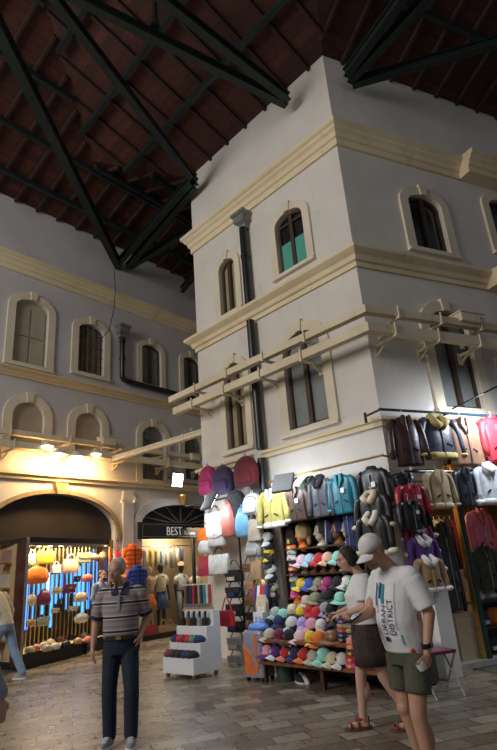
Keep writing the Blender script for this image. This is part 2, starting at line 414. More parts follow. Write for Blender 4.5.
# arch mouldings and the pilaster between the two shop arches
def archband(x0, x1, z0, z1, rise, w, m, d=.07):
    n = 22; cx = (x0+x1)/2; hw = (x1-x0)/2
    I = [(x0, z0)]+[(cx-hw*math.cos(PI*i/n), z1+rise*math.sin(PI*i/n)) for i in range(n+1)]+[(x1, z0)]
    O = [(x0-w, z0)]+[(cx-(hw+w)*math.cos(PI*i/n), z1+(rise+w)*math.sin(PI*i/n)) for i in range(n+1)]+[(x1+w, z0)]
    rings = [[(i[0], -d, i[1]), (i[0], .02, i[1]), (o[0], .02, o[1]), (o[0], -d, o[1])] for i, o in zip(I, O)]
    TN[0] += 1; return struct(MB().loft(rings).build('trim_%d' % TN[0], m, None, FW.w(0), FW.rz))
OLDG = plaster('worn_gilt_moulding', (.22, .16, .09), (.42, .33, .2), (.06, .045, .03), 1.0)
archband(-4.05, -.7, 2.5, 2.72, .86, .10, OLDG, .08)
archband(.12, 3.25, 0, 2.9, .56, .26, PLW, .05)
TN[0] += 1; struct(MB().box(-.5, -.16, -.07, 0, 0, 3.75).build('trim_%d' % TN[0], PLW, None, FW.w(0), FW.rz))
TN[0] += 1; struct(MB().prism([(-2.47, 3.56), (-2.27, 3.56), (-2.2, 3.82), (-2.54, 3.82)], -.16, 0).build('trim_%d' % TN[0], OLDG, None, FW.w(0), FW.rz))
# ================================================================== roof
TP = math.tan(math.radians(20))
nL = -FL.y; nR = -FR.y; nW = -FW.y; nE = FW.y
E0v = Vector(E0)
funcs = {'L': (nL, FL.o.dot(nL)), 'R': (nR, FR.o.dot(nR)), 'W': (nW, FW.o.dot(nW)), 'E': (nE, E0v.dot(nE))}
def dist(k, p): n, c = funcs[k]; return n.x*p[0]+n.y*p[1]-c
def clip(poly, g):
    out = []
    for i in range(len(poly)):
        a, b = poly[i], poly[(i+1) % len(poly)]; ga, gb = g(a), g(b)
        if ga >= 0: out.append(a)
        if ga*gb < 0: t = ga/(ga-gb); out.append((a[0]+(b[0]-a[0])*t, a[1]+(b[1]-a[1])*t))
    return out
def roofmat():
    m, nt, b = _nt('red_brown_boards'); N = nt.nodes; Lk = nt.links; b.inputs['Roughness'].default_value = .75
    tc = N.new('ShaderNodeTexCoord'); bt = N.new('ShaderNodeTexBrick'); bt.inputs['Scale'].default_value = 1
    bt.inputs['Brick Width'].default_value = 2.4; bt.inputs['Row Height'].default_value = .21; bt.inputs['Mortar Size'].default_value = .008
    bt.inputs['Color1'].default_value = (.038, .010, .007, 1); bt.inputs['Color2'].default_value = (.078, .020, .011, 1); bt.inputs['Mortar'].default_value = (.02, .008, .006, 1)
    Lk.new(tc.outputs['UV'], bt.inputs['Vector'])
    no = N.new('ShaderNodeTexNoise'); no.inputs['Scale'].default_value = 7; no.inputs['Detail'].default_value = 6; Lk.new(tc.outputs['UV'], no.inputs['Vector'])
    mx = N.new('ShaderNodeMixRGB'); mx.blend_type = 'OVERLAY'; mx.inputs['Fac'].default_value = .7
    Lk.new(bt.outputs['Color'], mx.inputs['Color1']); Lk.new(no.outputs['Fac'], mx.inputs['Color2']); Lk.new(mx.outputs['Color'], b.inputs['Base Color'])
    return m
ROOF = roofmat(); RAFT = mat('rafter_red_brown', (.03, .012, .009), rough=.7, var=.3)
X0, X1, Y0, Y1 = -12, 13, -2.5, 24
rect = [(X0, Y0), (X1, Y0), (X1, Y1), (X0, Y1)]
others = {'L': ('R', 'E'), 'R': ('L', 'E'), 'E': ('L', 'R')}
pieces = []
for k in 'LRE':
    base = rect
    for q in others[k]: base = clip(base, lambda p, q=q: dist(k, p)-dist(q, p))
    base = clip(base, lambda p: dist(k, p)+.0); base = clip(base, lambda p: dist('W', p))
    a = clip(base, lambda p: dist(k, p)-dist('W', p)); b2 = clip(base, lambda p: dist('W', p)-dist(k, p))
    if len(a) > 2: pieces.append(('W', a))
    if len(b2) > 2: pieces.append((k, b2))
ceil = None; mbs = []; rn = 0
cm = bpy.data.meshes.new('ceiling'); bm = bmesh.new(); uvl = bm.loops.layers.uv.new('UVMap')
def zroof(k, p, off=0): return ZE+dist(k, p)*TP-off
for k, poly in pieces:
    n = funcs[k][0]; t = Vector((n.y, -n.x, 0))
    lo = [bm.verts.new((p[0], p[1], zroof(k, p))) for p in poly]; hi = [bm.verts.new((p[0], p[1], zroof(k, p, -.12))) for p in poly]
    fs = [bm.faces.new(lo), bm.faces.new(hi[::-1])]+[bm.faces.new((lo[i], hi[i], hi[(i+1) % len(lo)], lo[(i+1) % len(lo)])) for i in range(len(lo))]
    for f in fs:
        for l in f.loops: l[uvl].uv = (l.vert.co.dot(t), dist(k, l.vert.co)/math.cos(math.radians(20)))
bm.to_mesh(cm); bm.free(); cm.materials.append(ROOF)
ceil = bpy.data.objects.new('ceiling', cm); C.objects.link(ceil); struct(ceil)
def seg_clip(a, b, poly):
    """clip a plan segment to a convex polygon"""
    ar = sum(poly[i][0]*poly[(i+1) % len(poly)][1]-poly[(i+1) % len(poly)][0]*poly[i][1] for i in range(len(poly))); sg = 1 if ar > 0 else -1
    t0, t1 = 0.0, 1.0
    for i in range(len(poly)):
        p, q = poly[i], poly[(i+1) % len(poly)]; ex, ey = q[0]-p[0], q[1]-p[1]
        ga = sg*(ex*(a[1]-p[1])-ey*(a[0]-p[0])); gb = sg*(ex*(b[1]-p[1])-ey*(b[0]-p[0]))
        if ga < 0 and gb < 0: return None
        if ga < 0: t0 = max(t0, ga/(ga-gb))
        elif gb < 0: t1 = min(t1, ga/(ga-gb))
    if t1-t0 < 1e-3: return None
    L2 = lambda t: (a[0]+(b[0]-a[0])*t, a[1]+(b[1]-a[1])*t)
    return L2(t0), L2(t1)
def in_view(p, q, m=60):
    for t in (0, .25, .5, .75, 1):
        d = Vector((p[0]+(q[0]-p[0])*t, p[1]+(q[1]-p[1])*t, 11.5))-CAMP; z = d.dot(F_)
        if z > .5 and -m < 248.5+FPX*d.dot(R_)/z < 497+m and -m < 375-FPX*d.dot(U_)/z < 760: return True
    return False
phase = {'L': (FL, -1.03, .66), 'R': (FR, 2.33, .625), 'W': (FW, -4.03, .61), 'E': (FW, 0, .62)}
for k, poly in pieces:
    Fk, x0, stp = phase[k]; n = funcs[k][0]; cst = funcs[k][1]
    o = Fk.o if k != 'E' else E0v
    ax = Fk.x
    for i in range(-30, 31):
        s = Vector((o.x, o.y, 0))+ax*(x0+i*stp)
        sg = seg_clip((s.x-n.x*.3, s.y-n.y*.3), (s.x+n.x*14, s.y+n.y*14), poly)
        if sg and in_view(*sg):
            a, b2 = sg
            # rafter tails run a little past the wall face so that their ends read
            MB().beam((a[0], a[1], zroof(k, a, .05)), (b2[0], b2[1], zroof(k, b2, .05)), .06, .11).build('rafter', RAFT, ceil)
    for d_ in ((1.28, 2.55, 3.8, 5.1) if k == 'L' else (.75, 1.85, 3.1, 4.4) if k in 'WE' else (1.3, 2.6, 3.9)):
        c0 = Vector((o.x, o.y, 0))+n*d_
        sg = seg_clip((c0.x-ax.x*20, c0.y-ax.y*20), (c0.x+ax.x*20, c0.y+ax.y*20), poly)
        if sg and in_view(*sg):
            a, b2 = sg; MB().beam((a[0], a[1], zroof(k, a, .17)), (b2[0], b2[1], zroof(k, b2, .17)), .1, .13).build('purlin', STEEL, ceil)
def chan(a, b, w=.16, h=.2):
    """built-up steel member: two flanges and a web"""
    a = Vector(a); b = Vector(b); mb = MB(); mb.beam(a, b, w*.35, h)
    mb.beam(a+Vector((0, 0, h/2)), b+Vector((0, 0, h/2)), w, .03); mb.beam(a-Vector((0, 0, h/2)), b-Vector((0, 0, h/2)), w, .03)
    mb.build('tie_beam', STEEL, ceil)
ZB = 10.6
def lv(px, py, z=ZB): p = zplane(px, py, z); return (p.x, p.y, z)
def ext(a, b, k): a = Vector(a); b = Vector(b); return tuple(a+(b-a)*k)
vA = lv(119, 266); vB = lv(0, 30); chan(vA, ext(vA, vB, 1.5), .2, .24)
for a, b, k in (((196, 183), (56, 0), 1.3), ((286, 103), (82, 0), 1.15), ((288, 98), (165, 0), 1.3), ((349, 80), (425, 0), 1.5), ((346, 74), (400, 0), 1.4),
                ((352, 83), (497, 42), 1.3), ((127, 267), (195, 186), 1.0), ((119, 262), (195, 176), 1.0), ((130, 266), (205, 222), 1.1), ((182, 290), (205, 262), 1.2)):
    A = lv(*a); B = lv(*b); chan(A, ext(A, B, k), .15, .17)
# short hanger post under the ridge
p = zplane(155, 26, 10.75); MB().tube([(p.x, p.y, 10.75), (p.x, p.y, 10.95), (p.x, p.y, 12.6)], [.09, .05, .05], 8).build('hanger_post', STEEL, ceil)
# ================================================================== cable trays
TRAYM = plaster('cream_painted_tray', (.62, .52, .36), (.74, .66, .5), (.3, .22, .12), .5)
def tray(name, label, path, out, z0, z1, w=.13, cat='cable tray', arms=()):
    t = thing(name, label, cat, (path[0][0], path[0][1], z0))
    base = Vector(t.location)
    prof = [(out-w, z0), (out, z0), (out, z1), (out-.02, z1), (out-.02, z0+.02), (out-w+.02, z0+.02), (out-w+.02, z1), (out-w, z1)]
    o = sweep('channel', path, prof, TRAYM); o.parent = t; o.location = -base
    for F, x in arms:
        # bracket: horizontal arm with a plate at the wall and a clip at its tip
        mb = MB(); mb.box(x-.025, x+.025, -out-.04, 0, z0-.05, z0-.005); mb.box(x-.05, x+.05, -.02, 0, z0-.2, z0+.02)
        mb.box(x-.012, x+.012, -out-.035, -out-.012, z0-.05, z1+.04); mb.beam((x, -.01, z0-.17), (x, -out*.45, z0-.05), .03, .03)
        b = mb.build('bracket', TRAYM, t); b.location = Matrix.Rotation(0, 3, 'Z') @ (F.w(0)-base); b.rotation_euler = (0, 0, F.rz)
    return t
LP = [FL.w(-LL-.35), FL.w(0), FR.w(9)]
aLr = [(FL, x) for x in (-4.2, -3.15, -2.1, -1.05)]+[(FR, x) for x in (.15, 1.04, 1.95, 2.85)]
tray('cable_tray', 'lower cream cable tray wrapping round the corner of the middle building', LP, .5, 4.85, 5.0, arms=aLr)
tray('cable_tray', 'upper cream cable tray wrapping round the corner of the middle building', [FL.w(-LL-.5), FL.w(0), FR.w(9)], .5, 5.17, 5.30, arms=[(F, x+.12) for F, x in aLr])
aWr = [(FW, x) for x in (-3.9, -2.4, -.9, .6, 2.0)]
tray('cable_tray', 'upper cream cable tray along the far left wall', [FW.w(-9), FW.w(4.5)], .5, 4.76, 4.88, arms=aWr)
tray('cable_tray', 'lower cream cable tray above the floodlit panel on the left wall', [FW.w(-9), FW.w(4.5)], .5, 4.47, 4.62, arms=[(F, x+.1) for F, x in aWr])
a = FW.pt(114.5, 459, .5); d = zplane(201, 427, 4.62)
br = thing('cable_tray', 'long perforated cream tray bridging the passage from left wall to middle building', 'cable tray', a)
b_ = Vector((d.x, d.y, a.z+.02)); b_ = b_+(b_-a).normalized()*.35
MB().beam((0, 0, 0), b_-a, .14, .13).build('channel', TRAYM, br)
mb = MB(); dd = (b_-a); n_ = int(dd.length/.09)
sd = dd.normalized().cross(Vector((0, 0, 1)))
for k in range(n_):
    p = dd*((k+.5)/n_); mb.cbox(p+sd*.071+Vector((0, 0, .02)), (.012, .012, .03))
mb.build('slot_row', BROWNBOARD, br)
# boxes on the trays
def box_thing(name, label, cat, F, px, py, out, sz, m, extra=None):
    x, z = F.at(px, py, out); t = thing(name, label, cat, F.w(x, out, z), F.rz)
    MB().cbox((0, 0, sz[2]/2), sz).build('housing', m, t, bevel=.015)
    if extra: extra(t, sz)
    return t
def lid(t, sz): MB().cbox((0, 0, sz[2]+.012), (sz[0]+.03, sz[1]+.03, .025)).build('lid', TRAYM, t); MB().tube([(sz[0]*.3, -sz[1]/2-.005, sz[2]*.5), (sz[0]*.3, -sz[1]/2-.04, sz[2]*.4), (sz[0]*.3, -sz[1]/2, -.12)], .012, 6).build('conduit', BLACKP, t)
box_thing('junction_box', 'cream box with dark fittings on the right face cable tray', 'electrical box', FR, 468, 325, .42, (.55, .3, .16), TRAYM, lid)
box_thing('junction_box', 'cream box standing on the left wall cable tray, right of four lamps', 'electrical box', FW, 108, 446, .42, (.5, .3, .2), TRAYM, lid)
box_thing('junction_box', 'low cream box on the left wall tray, behind the corner of the passage', 'electrical box', FW, 194, 461, .42, (.42, .3, .17), TRAYM, lid)
# ================================================================== downpipes
def hopper(parent, top, m):
    prof = [(.09, -.3), (.10, -.2), (.16, -.16), (.17, -.02), (.2, 0), (.2, .07)]
    rings = [[(s*a, -q*a-.0, z) for s, q in ((-1, 0), (1, 0), (1, 1.5), (-1, 1.5))] for a, z in prof]
    return MB().loft(rings).build('hopper', m, parent, top)
LEAD = mat('grey_lead', (.22, .23, .22), rough=.5, metal=.3, var=.3)
t = thing('downpipe', 'black downpipe with grey hopper on the middle building', 'drainpipe', FL.w(-3.1), FL.rz)
x, zt = FL.at(243, 232, .15); xp = -3.02
xs = [FL.at(px, py, .12)[0] for px, py in ((247.5, 260), (255.5, 400), (263, 480))]
dx = sum(xs)/3+3.1
for a, b in ((0.05, 3.46), (3.63, 6.31), (6.7, 8.55)): MB().tube([(dx, -.13, a), (dx, -.13, b)], .085, 12).build('pipe', BLACKP, t, smooth='auto')
hopper(t, (dx, 0, 8.85), LEAD)
for z in (7.8, 5.0, 2.8): MB().tube([(dx, -.13, z), (dx, -.13, z+.06)], .1, 12).build('collar', BLACKP, t)
xw = FW.at(122, 345, .1)[0]; zt = FW.at(123, 338, .1)[1]; zb_ = FW.at(121, 380, .1)[1]
t = thing('downpipe', 'thin black downpipe with cream hopper turning sideways above the left wall band', 'drainpipe', FW.w(xw), FW.rz)
MB().tube([(0, -.12, zt), (0, -.12, zb_+.12), (.05, -.12, zb_+.03), (.15, -.12, zb_-.0), (3.0, -.12, zb_-.02)], .075, 10).build('pipe', BLACKP, t, smooth='auto')
hopper(t, (0, 0, zt+.3), LEAD)
for z in (zt-.15, zt-.7): MB().tube([(0, -.12, z), (0, -.12, z+.06)], .095, 10).build('collar', BLACKP, t)
# hanging cable on the left wall
pts = [FW.pt(px, py, .35 if i == 0 else .3) for i, (px, py) in enumerate([(114, 268), (115.5, 290), (114, 310), (109, 330), (102, 338), (96, 338)])]
o = MB().tube([p-pts[-1] for p in pts], .012, 5).build('loose_cable', BLACKP, None, pts[-1]); tag(o, 'thin dark cable hanging from the roof to a left wall window', 'cable')
# ================================================================== lamps on the left wall tray
LAMP = glow('warm_lamp_face', (1, .86, .6), 14)
for i, (px, py) in enumerate([(47, 446.4), (57.5, 454.6), (76.5, 457.3), (95.6, 454.3)]):
    out = .62 if i in (1, 2) else .5
    x, z = FW.at(px, py, out); t = thing('wall_lamp', ['leftmost of four round warm lamps under the left wall tray', 'second from left of four round warm lamps under the left wall tray', 'third from left of four round warm lamps under the left wall tray', 'rightmost of four round warm lamps under the left wall tray'][i], 'lamp', FW.w(x, out, z), FW.rz, 'round lamps under the left wall tray')
    s = 1.25 if i in (1, 2) else .9
    MB().loft([[(r*s*math.cos(2*PI*k/18), r*s*math.sin(2*PI*k/18), z_) for k in range(18)] for r, z_ in ((.17, 0), (.16, .03), (.08, .1), (.05, .14))]).build('shade', TRAYM, t, smooth='auto')
    MB().loft([[(r*s*math.cos(2*PI*k/18), r*s*math.sin(2*PI*k/18), z_) for k in range(18)] for r, z_ in ((.15, -.004), (.10, -.035), (.03, -.05))]).build('bulb', LAMP, t, smooth=True)
    MB().tube([(0, 0, .12), (0, .1, .16), (0, out-.5+.05, .14)], .012, 6).build('arm', TRAYM, t)
# white LED floodlight on the left wall, and its window-side glare source
LEDF = glow('cold_led_face', (.85, .93, 1), 22)
def flood(label, loc, rz, tilt, w, h, m_face, face_dir=-1, body=None):
    t = thing('floodlight', label, 'floodlight', loc, rz); R = Matrix.Rotation(tilt, 3, 'X')
    MB().cbox((0, 0, 0), (w, .06, h), R).build('housing', body or mat('matt_grey_housing', (.16, .16, .165), rough=.8), t, bevel=.01)
    MB().cbox(R @ Vector((0, -.034, 0)), (w*.88, .006, h*.85), R).build('lens', m_face, t)
    MB().tube([(-w/2-.01, 0, 0), (-w/2-.02, .12, h*.2), (w/2+.02, .12, h*.2), (w/2+.01, 0, 0)], .012, 6).build('yoke', BLACKP, t)
    return t
x, z = FW.at(177, 480, .35)
flood('square white floodlight shining under the far end of the left wall tray', FW.w(x, .35, z), FW.rz, math.radians(12), .42, .42, LEDF)
# small cameras on the pilaster
for i, (px, py) in enumerate([(121.5, 501), (134, 501)]):
    x, z = FW.at(px, py, .12); t = thing('security_camera', ['left one of two small cream security cameras between the shop arches', 'right one of two small cream security cameras between the shop arches'][i], 'security camera', FW.w(x, .12, z), FW.rz, 'security cameras between the arches')
    MB().tube([(0, 0, .1), (0, -.05, .09), (0, -.05, .0)], .02, 6).build('bracket', TRAYM, t); MB().tube([(-.1, -.12, -.03), (.09, 0, .02)], .035, 8).build('camera_body', WHITEP, t, smooth='auto')
x, z = FW.at(183, 500, .15)
o = MB().loft([[(r*math.cos(2*PI*k/12), r*math.sin(2*PI*k/12), zz) for k in range(12)] for r, zz in ((.07, -.15), (.09, -.05), (.15, .1), (.15, .14))]).build('horn_lamp', GOLD, None, FW.w(x, .17, z)); tag(o, 'small gold cone lamp above the BEST shop arch', 'lamp')
# ================================================================== big arch: dark infill, display case
def rel(F, t): t.rotation_euler = (0, 0, F.rz)
struct(plate(arched(-4.04, -.71, 2.5, 2.72, .85, 18), [], .16, .22).build('wall_infill', BROWNBOARD, None, FW.w(0), FW.rz))
struct(MB().box(-.86, -.70, .1, .3, 0, 2.5).build('wall_jamb', BLACKP, None, FW.w(0), FW.rz))
struct(MB().box(-7, 4, .9, 1.0, 0, 3.9).build('wall_shopback', mat('shop_back_wall', (.5, .36, .18), var=.15, scale=2), None, FW.w(0), FW.rz))
# free corner points of the case (in the left wall frame: x, out)
cR = (-.84, -.02); cF = (FW.at(24.5, 600, .93)[0], .93); cB = (FW.at(15, 600, .55)[0], .55)
case = thing('display_case', 'glass handbag display case with blue lit slats and black plinth', 'display case', FW.w(-2.3, 0, 0), FW.rz)
X = lambda x: x+2.3
def P2(c, y=0): return (X(c[0]), -c[1])
poly = [P2(cR), (X(-.84), .55), (X(-3.9), .55), P2(cB), P2(cF)]
MB().prism(poly, 0, .14, 'xy').build('plinth', BLACKP, case)
ins = [(X(-.87), .02), (X(-.87), .54), (X(-3.85), .54), (X(cB[0]+.03), -.40), (X(cF[0]+.02), -.88)]
MB().prism(ins, .14, .27, 'xy').build('display_floor', mat('cream_display_floor', (.75, .6, .32), rough=.5), case)
MB().prism(poly, 2.38, 2.5, 'xy').build('case_top', BLACKP, case)
MB().box(X(-3.85), X(-.86), .5, .55, .27, 2.38).build('back_panel', mat('dark_back_panel', (.02, .02, .025)), case)
def edge_beam(c, z0=.0, z1=2.5, w=.05, m=None, nm='corner_post'):
    p = P2(c); MB().box(p[0]-w/2, p[0]+w/2, p[1]-w/2, p[1]+w/2, z0, z1).build(nm, m or CHROME, case)
edge_beam(cF, w=.05, m=GREYM); edge_beam(cR, w=.06, m=GOLD)
MB().beam((*P2(cR), 2.36), (*P2(cF), 2.36), .05, .06).build('top_rail', GREYM, case); MB().beam((*P2(cR), .2), (*P2(cF), .2), .05, .16).build('bottom_rail', BLACKP, case)
MB().beam((*P2(cB), 1.25), (*P2(cF), 1.25), .05, 2.4).build('side_panel', mat('dark_red_brown_panel', (.06, .022, .014), rough=.3, var=.5, scale=3), case)
p0, p1 = Vector((*P2(cR), .28)), Vector((*P2(cF), .28)); g = MB(); g.add([p0, p1, p1+Vector((0, 0, 2.06)), p0+Vector((0, 0, 2.06))], [(0, 1, 2, 3)]); g.build('glass', GLASS, case)
# slats: gold strips and blue tubes in front of the back panel
BLUE = glow('blue_led', (.04, .26, 1.0), 3.4); BLUEW = glow('pale_blue_led', (.25, .55, 1.0), 4.2)
blue = [(-3.62, 1.05, 1.75), (-3.50, .9, 1.5), (-3.37, .95, 1.9), (-3.24, .82, 1.55), (-3.12, 1.4, 1.95), (-2.98, 1.2, 1.95), (-2.86, .95, 2.05), (-2.74, .62, 1.9), (-2.62, .7, 2.1),
        (-2.5, 1.2, 1.8), (-2.38, .9, 1.75), (-2.26, 1.3, 1.8), (-2.14, .6, 1.75), (-2.02, 1.1, 1.75), (-1.9, 1.2, 1.8), (-1.78, .95, 2.3), (-1.66, 1.3, 1.9), (-1.54, .9, 1.8), (-1.42, 1.0, 1.9), (-1.3, .8, 2.2), (-1.16, .9, 2.25), (-1.04, 1.0, 2.3), (-.94, .8, 2.0)]
MB().prism([P2(cB), (P2(cB)[0], .5), (P2(cB)[0]-.04, .5), (P2(cB)[0]-.04, P2(cB)[1])], .14, 2.4, 'xy').build('left_side_panel', mat('tan_side_panel', (.45, .33, .18)), case)
g = MB()
for i in range(29):
    x = X(-3.9+i*.105); g.box(x-.014, x+.014, .44, .5, .27, 2.36)
g.build('gold_slats', GOLD, case)
for x, z0, z1 in blue[2:]: MB().box(X(x)-.028, X(x)+.028, .455, .49, z0, z1).build('blue_light_tube', BLUE if int(x*100) % 3 else BLUEW, case)
LEDSPOT = glow('warm_spot', (1, .85, .55), 12)
g = MB()
for i in range(9): g.cbox((X(-3.3+i*.28), .1, 2.375), (.09, .05, .012))
g.build('spot_row', LEDSPOT, case)
RX = FW.at(5, 600, .35)[0]
# yellow shelf stand at the far left and open doorway
t = thing('shelf_rack', 'narrow gold framed rack with boxes left of the display case', 'shelf rack', FW.w(RX, .35, 0), FW.rz)
for x in (-.22, .22): MB().box(x-.02, x+.02, -.02, .02, 0, 2.4).build('post', GOLD, t)
for z in (.5, 1.0, 1.5, 2.0): MB().box(-.22, .22, -.05, .25, z, z+.03).build('shelf', GOLD, t)
for i, z in enumerate((.53, 1.03, 1.53, 2.03)):
    o = MB().cbox((0, 0, .13), (.26, .2, .26)).build('gift_box', mat('box_%d' % i, [(.6, .5, .4), (.7, .3, .3), (.75, .7, .6), (.45, .3, .25)][i]), None, FW.w(RX, .25, z), FW.rz, bevel=.01)
    tag(o, ['tan box on the lowest shelf of the gold rack', 'pink box on the second shelf of the gold rack', 'white box on the third shelf of the gold rack', 'brown box on the top shelf of the gold rack'][i], 'box', 'boxes on the gold rack')
# ================================================================== BEST shop
OR = mat('warm_shop_wall', (.55, .42, .25), var=.15, scale=2)
fan = thing('fanlight', 'dark half round window with radiating bars above the BEST sign', 'fanlight', FW.w(1.69, 0, 2.9), FW.rz)
plate([(p[0]-1.685, p[1]-2.9) for p in arched(.13, 3.24, 2.9, 2.91, .55, 18)], [], .14, .16).build('pane', DPANE, fan)
g = MB()
for k in range(1, 8): a = PI*k/8; g.beam((0, .12, 0), (1.5*math.cos(a), .12, .54*math.sin(a)), .025, .03)
g.build('bars', GREYM, fan)
sg = thing('shop_sign', 'black signboard reading BEST Exclusive over the clothes shop', 'sign', FW.w(1.55, .06, 2.50), FW.rz)
MB().box(-1.58, 1.65, -.04, .06, 0, .44).build('board', mat('matt_black_board', (.012, .012, .013), rough=.85), sg)
g = MB()
for a in ((-1.45, 1.52, .05, .062), (-1.45, 1.52, .378, .39), (-1.45, -1.438, .05, .39), (1.508, 1.52, .05, .39)): g.box(a[0], a[1], -.046, -.03, a[2], a[3])
g.build('border_line', GREYM, sg)
def text_mesh(body, size, m, parent, loc, rot=(PI/2, 0, 0), ext=.004, name='lettering', align='LEFT', sx=1.0):
    cu = bpy.data.curves.new(name, 'FONT'); cu.body = body; cu.size = size; cu.extrude = ext; cu.align_x = align; cu.resolution_u = 3
    tmp = bpy.data.objects.new(name+'_tmp', cu); C.objects.link(tmp)
    dg = bpy.context.evaluated_depsgraph_get(); dg.update()
    me = bpy.data.meshes.new_from_object(tmp.evaluated_get(dg)); bpy.data.objects.remove(tmp, do_unlink=True); bpy.data.curves.remove(cu)
    me.name = name; me.materials.clear(); me.materials.append(m)
    o = bpy.data.objects.new(name, me); C.objects.link(o); o.parent = parent; o.location = loc; o.rotation_euler = rot; o.scale = (sx, 1, 1); return o
SIGNW = mat('sign_white', (.6, .6, .62), rough=.5, emit=(.8, .82, .85), es=.18)
text_mesh('BEST', .33, SIGNW, sg, (-.62, -.05, .09), sx=.85); text_mesh('Exclusive', .145, mat('sign_grey', (.38, .38, .4)), sg, (.06, -.046, .1), ext=.001, sx=.78)
# shop room behind
def room(nm, F, x0, x1, y0, y1, z1, m, mf):
    g = MB().m(0); g.box(x0-.1, x0, y0, y1, 0, z1); g.box(x1, x1+.1, y0, y1, 0, z1); g.box(x0, x1, y1, y1+.1, 0, z1); g.m(1).box(x0, x1, y0, y1, z1, z1+.1)
    return struct(g.build(nm, [m, mf], None, F.w(0), F.rz))
room('wall_shop_interior', FW, .2, 3.2, .4, .9, 2.85, OR, OR)
for k, x in enumerate((.14, 2.1, 3.2)):
    o = MB().box(-.035, .035, 0, .08, 0, 2.5).build('shopfront_post', BLACKP, None, FW.w(x, -.02, 0), FW.rz); tag(o, ['black post at the left edge of the BEST shopfront', 'black post in the middle of the BEST shopfront', 'black post at the right edge of the BEST shopfront'][k], 'post', 'shopfront posts')
o = MB().box(-1.55, 1.55, -.03, .6, 0, .12).build('shop_window_plinth', BLACKP, None, FW.w(1.7, -.0, 0), FW.rz); tag(o, 'low black plinth under the BEST shop window', 'plinth')
g = MB(); g.add([(-.95, 0, 0), (.95, 0, 0), (.95, 0, 2.35), (-.95, 0, 2.35)], [(0, 1, 2, 3)]); g.build('shop_window_glass', GLASS, None, FW.w(1.12, -.03, .13), FW.rz); tag(bpy.data.objects['shop_window_glass'], 'clear glass pane of the BEST shop window', 'glass pane')
# ================================================================== right shop shell
room('wall_shop_right', FR, SHOPX0, SHOPX1, .4, 2.9, 2.6, mat('ochre_shop_wall', (.42, .24, .08), var=.3, scale=3), OR)
GREENP = mat('dark_teal_post', (.015, .06, .055), rough=.35)
for k, x in enumerate((SHOPX0+.02, 1.24, 2.9)):
    t = thing('shopfront_post', ['dark teal post beside the hanging fur jackets at the right shop', 'dark teal and gold post between doorway and right shop window', 'dark teal post at the far end of the right shop window'][k], 'post', FR.w(x, 0, 0), FR.rz, 'right shop posts')
    MB().box(-.035, .035, -.03, .1, 0, SHOPZ).build('shaft', GREENP, t); MB().box(-.06, -.04, -.01, .08, 0, SHOPZ).build('gold_strip', GOLD, t)
o = MB().box(SHOPX0, 5.6, -.06, .35, 0, .07).build('doorstep', mat('pale_marble_step', (.5, .48, .44), rough=.35), None, FR.w(0), FR.rz); tag(o, 'pale stone doorstep of the right shop', 'doorstep')
struct(MB().box(.4, 5.6, -.035, 0, 2.42, 3.47).build('wall_panel', WHITEP, None, FR.w(0), FR.rz))
g = MB()
for z in (2.6, 2.78, 2.96, 3.14, 3.32): g.box(.4, 5.6, -.045, -.035, z, z+.012)
struct(g.build('wall_panel_groove', GREYM, None, FR.w(0), FR.rz))
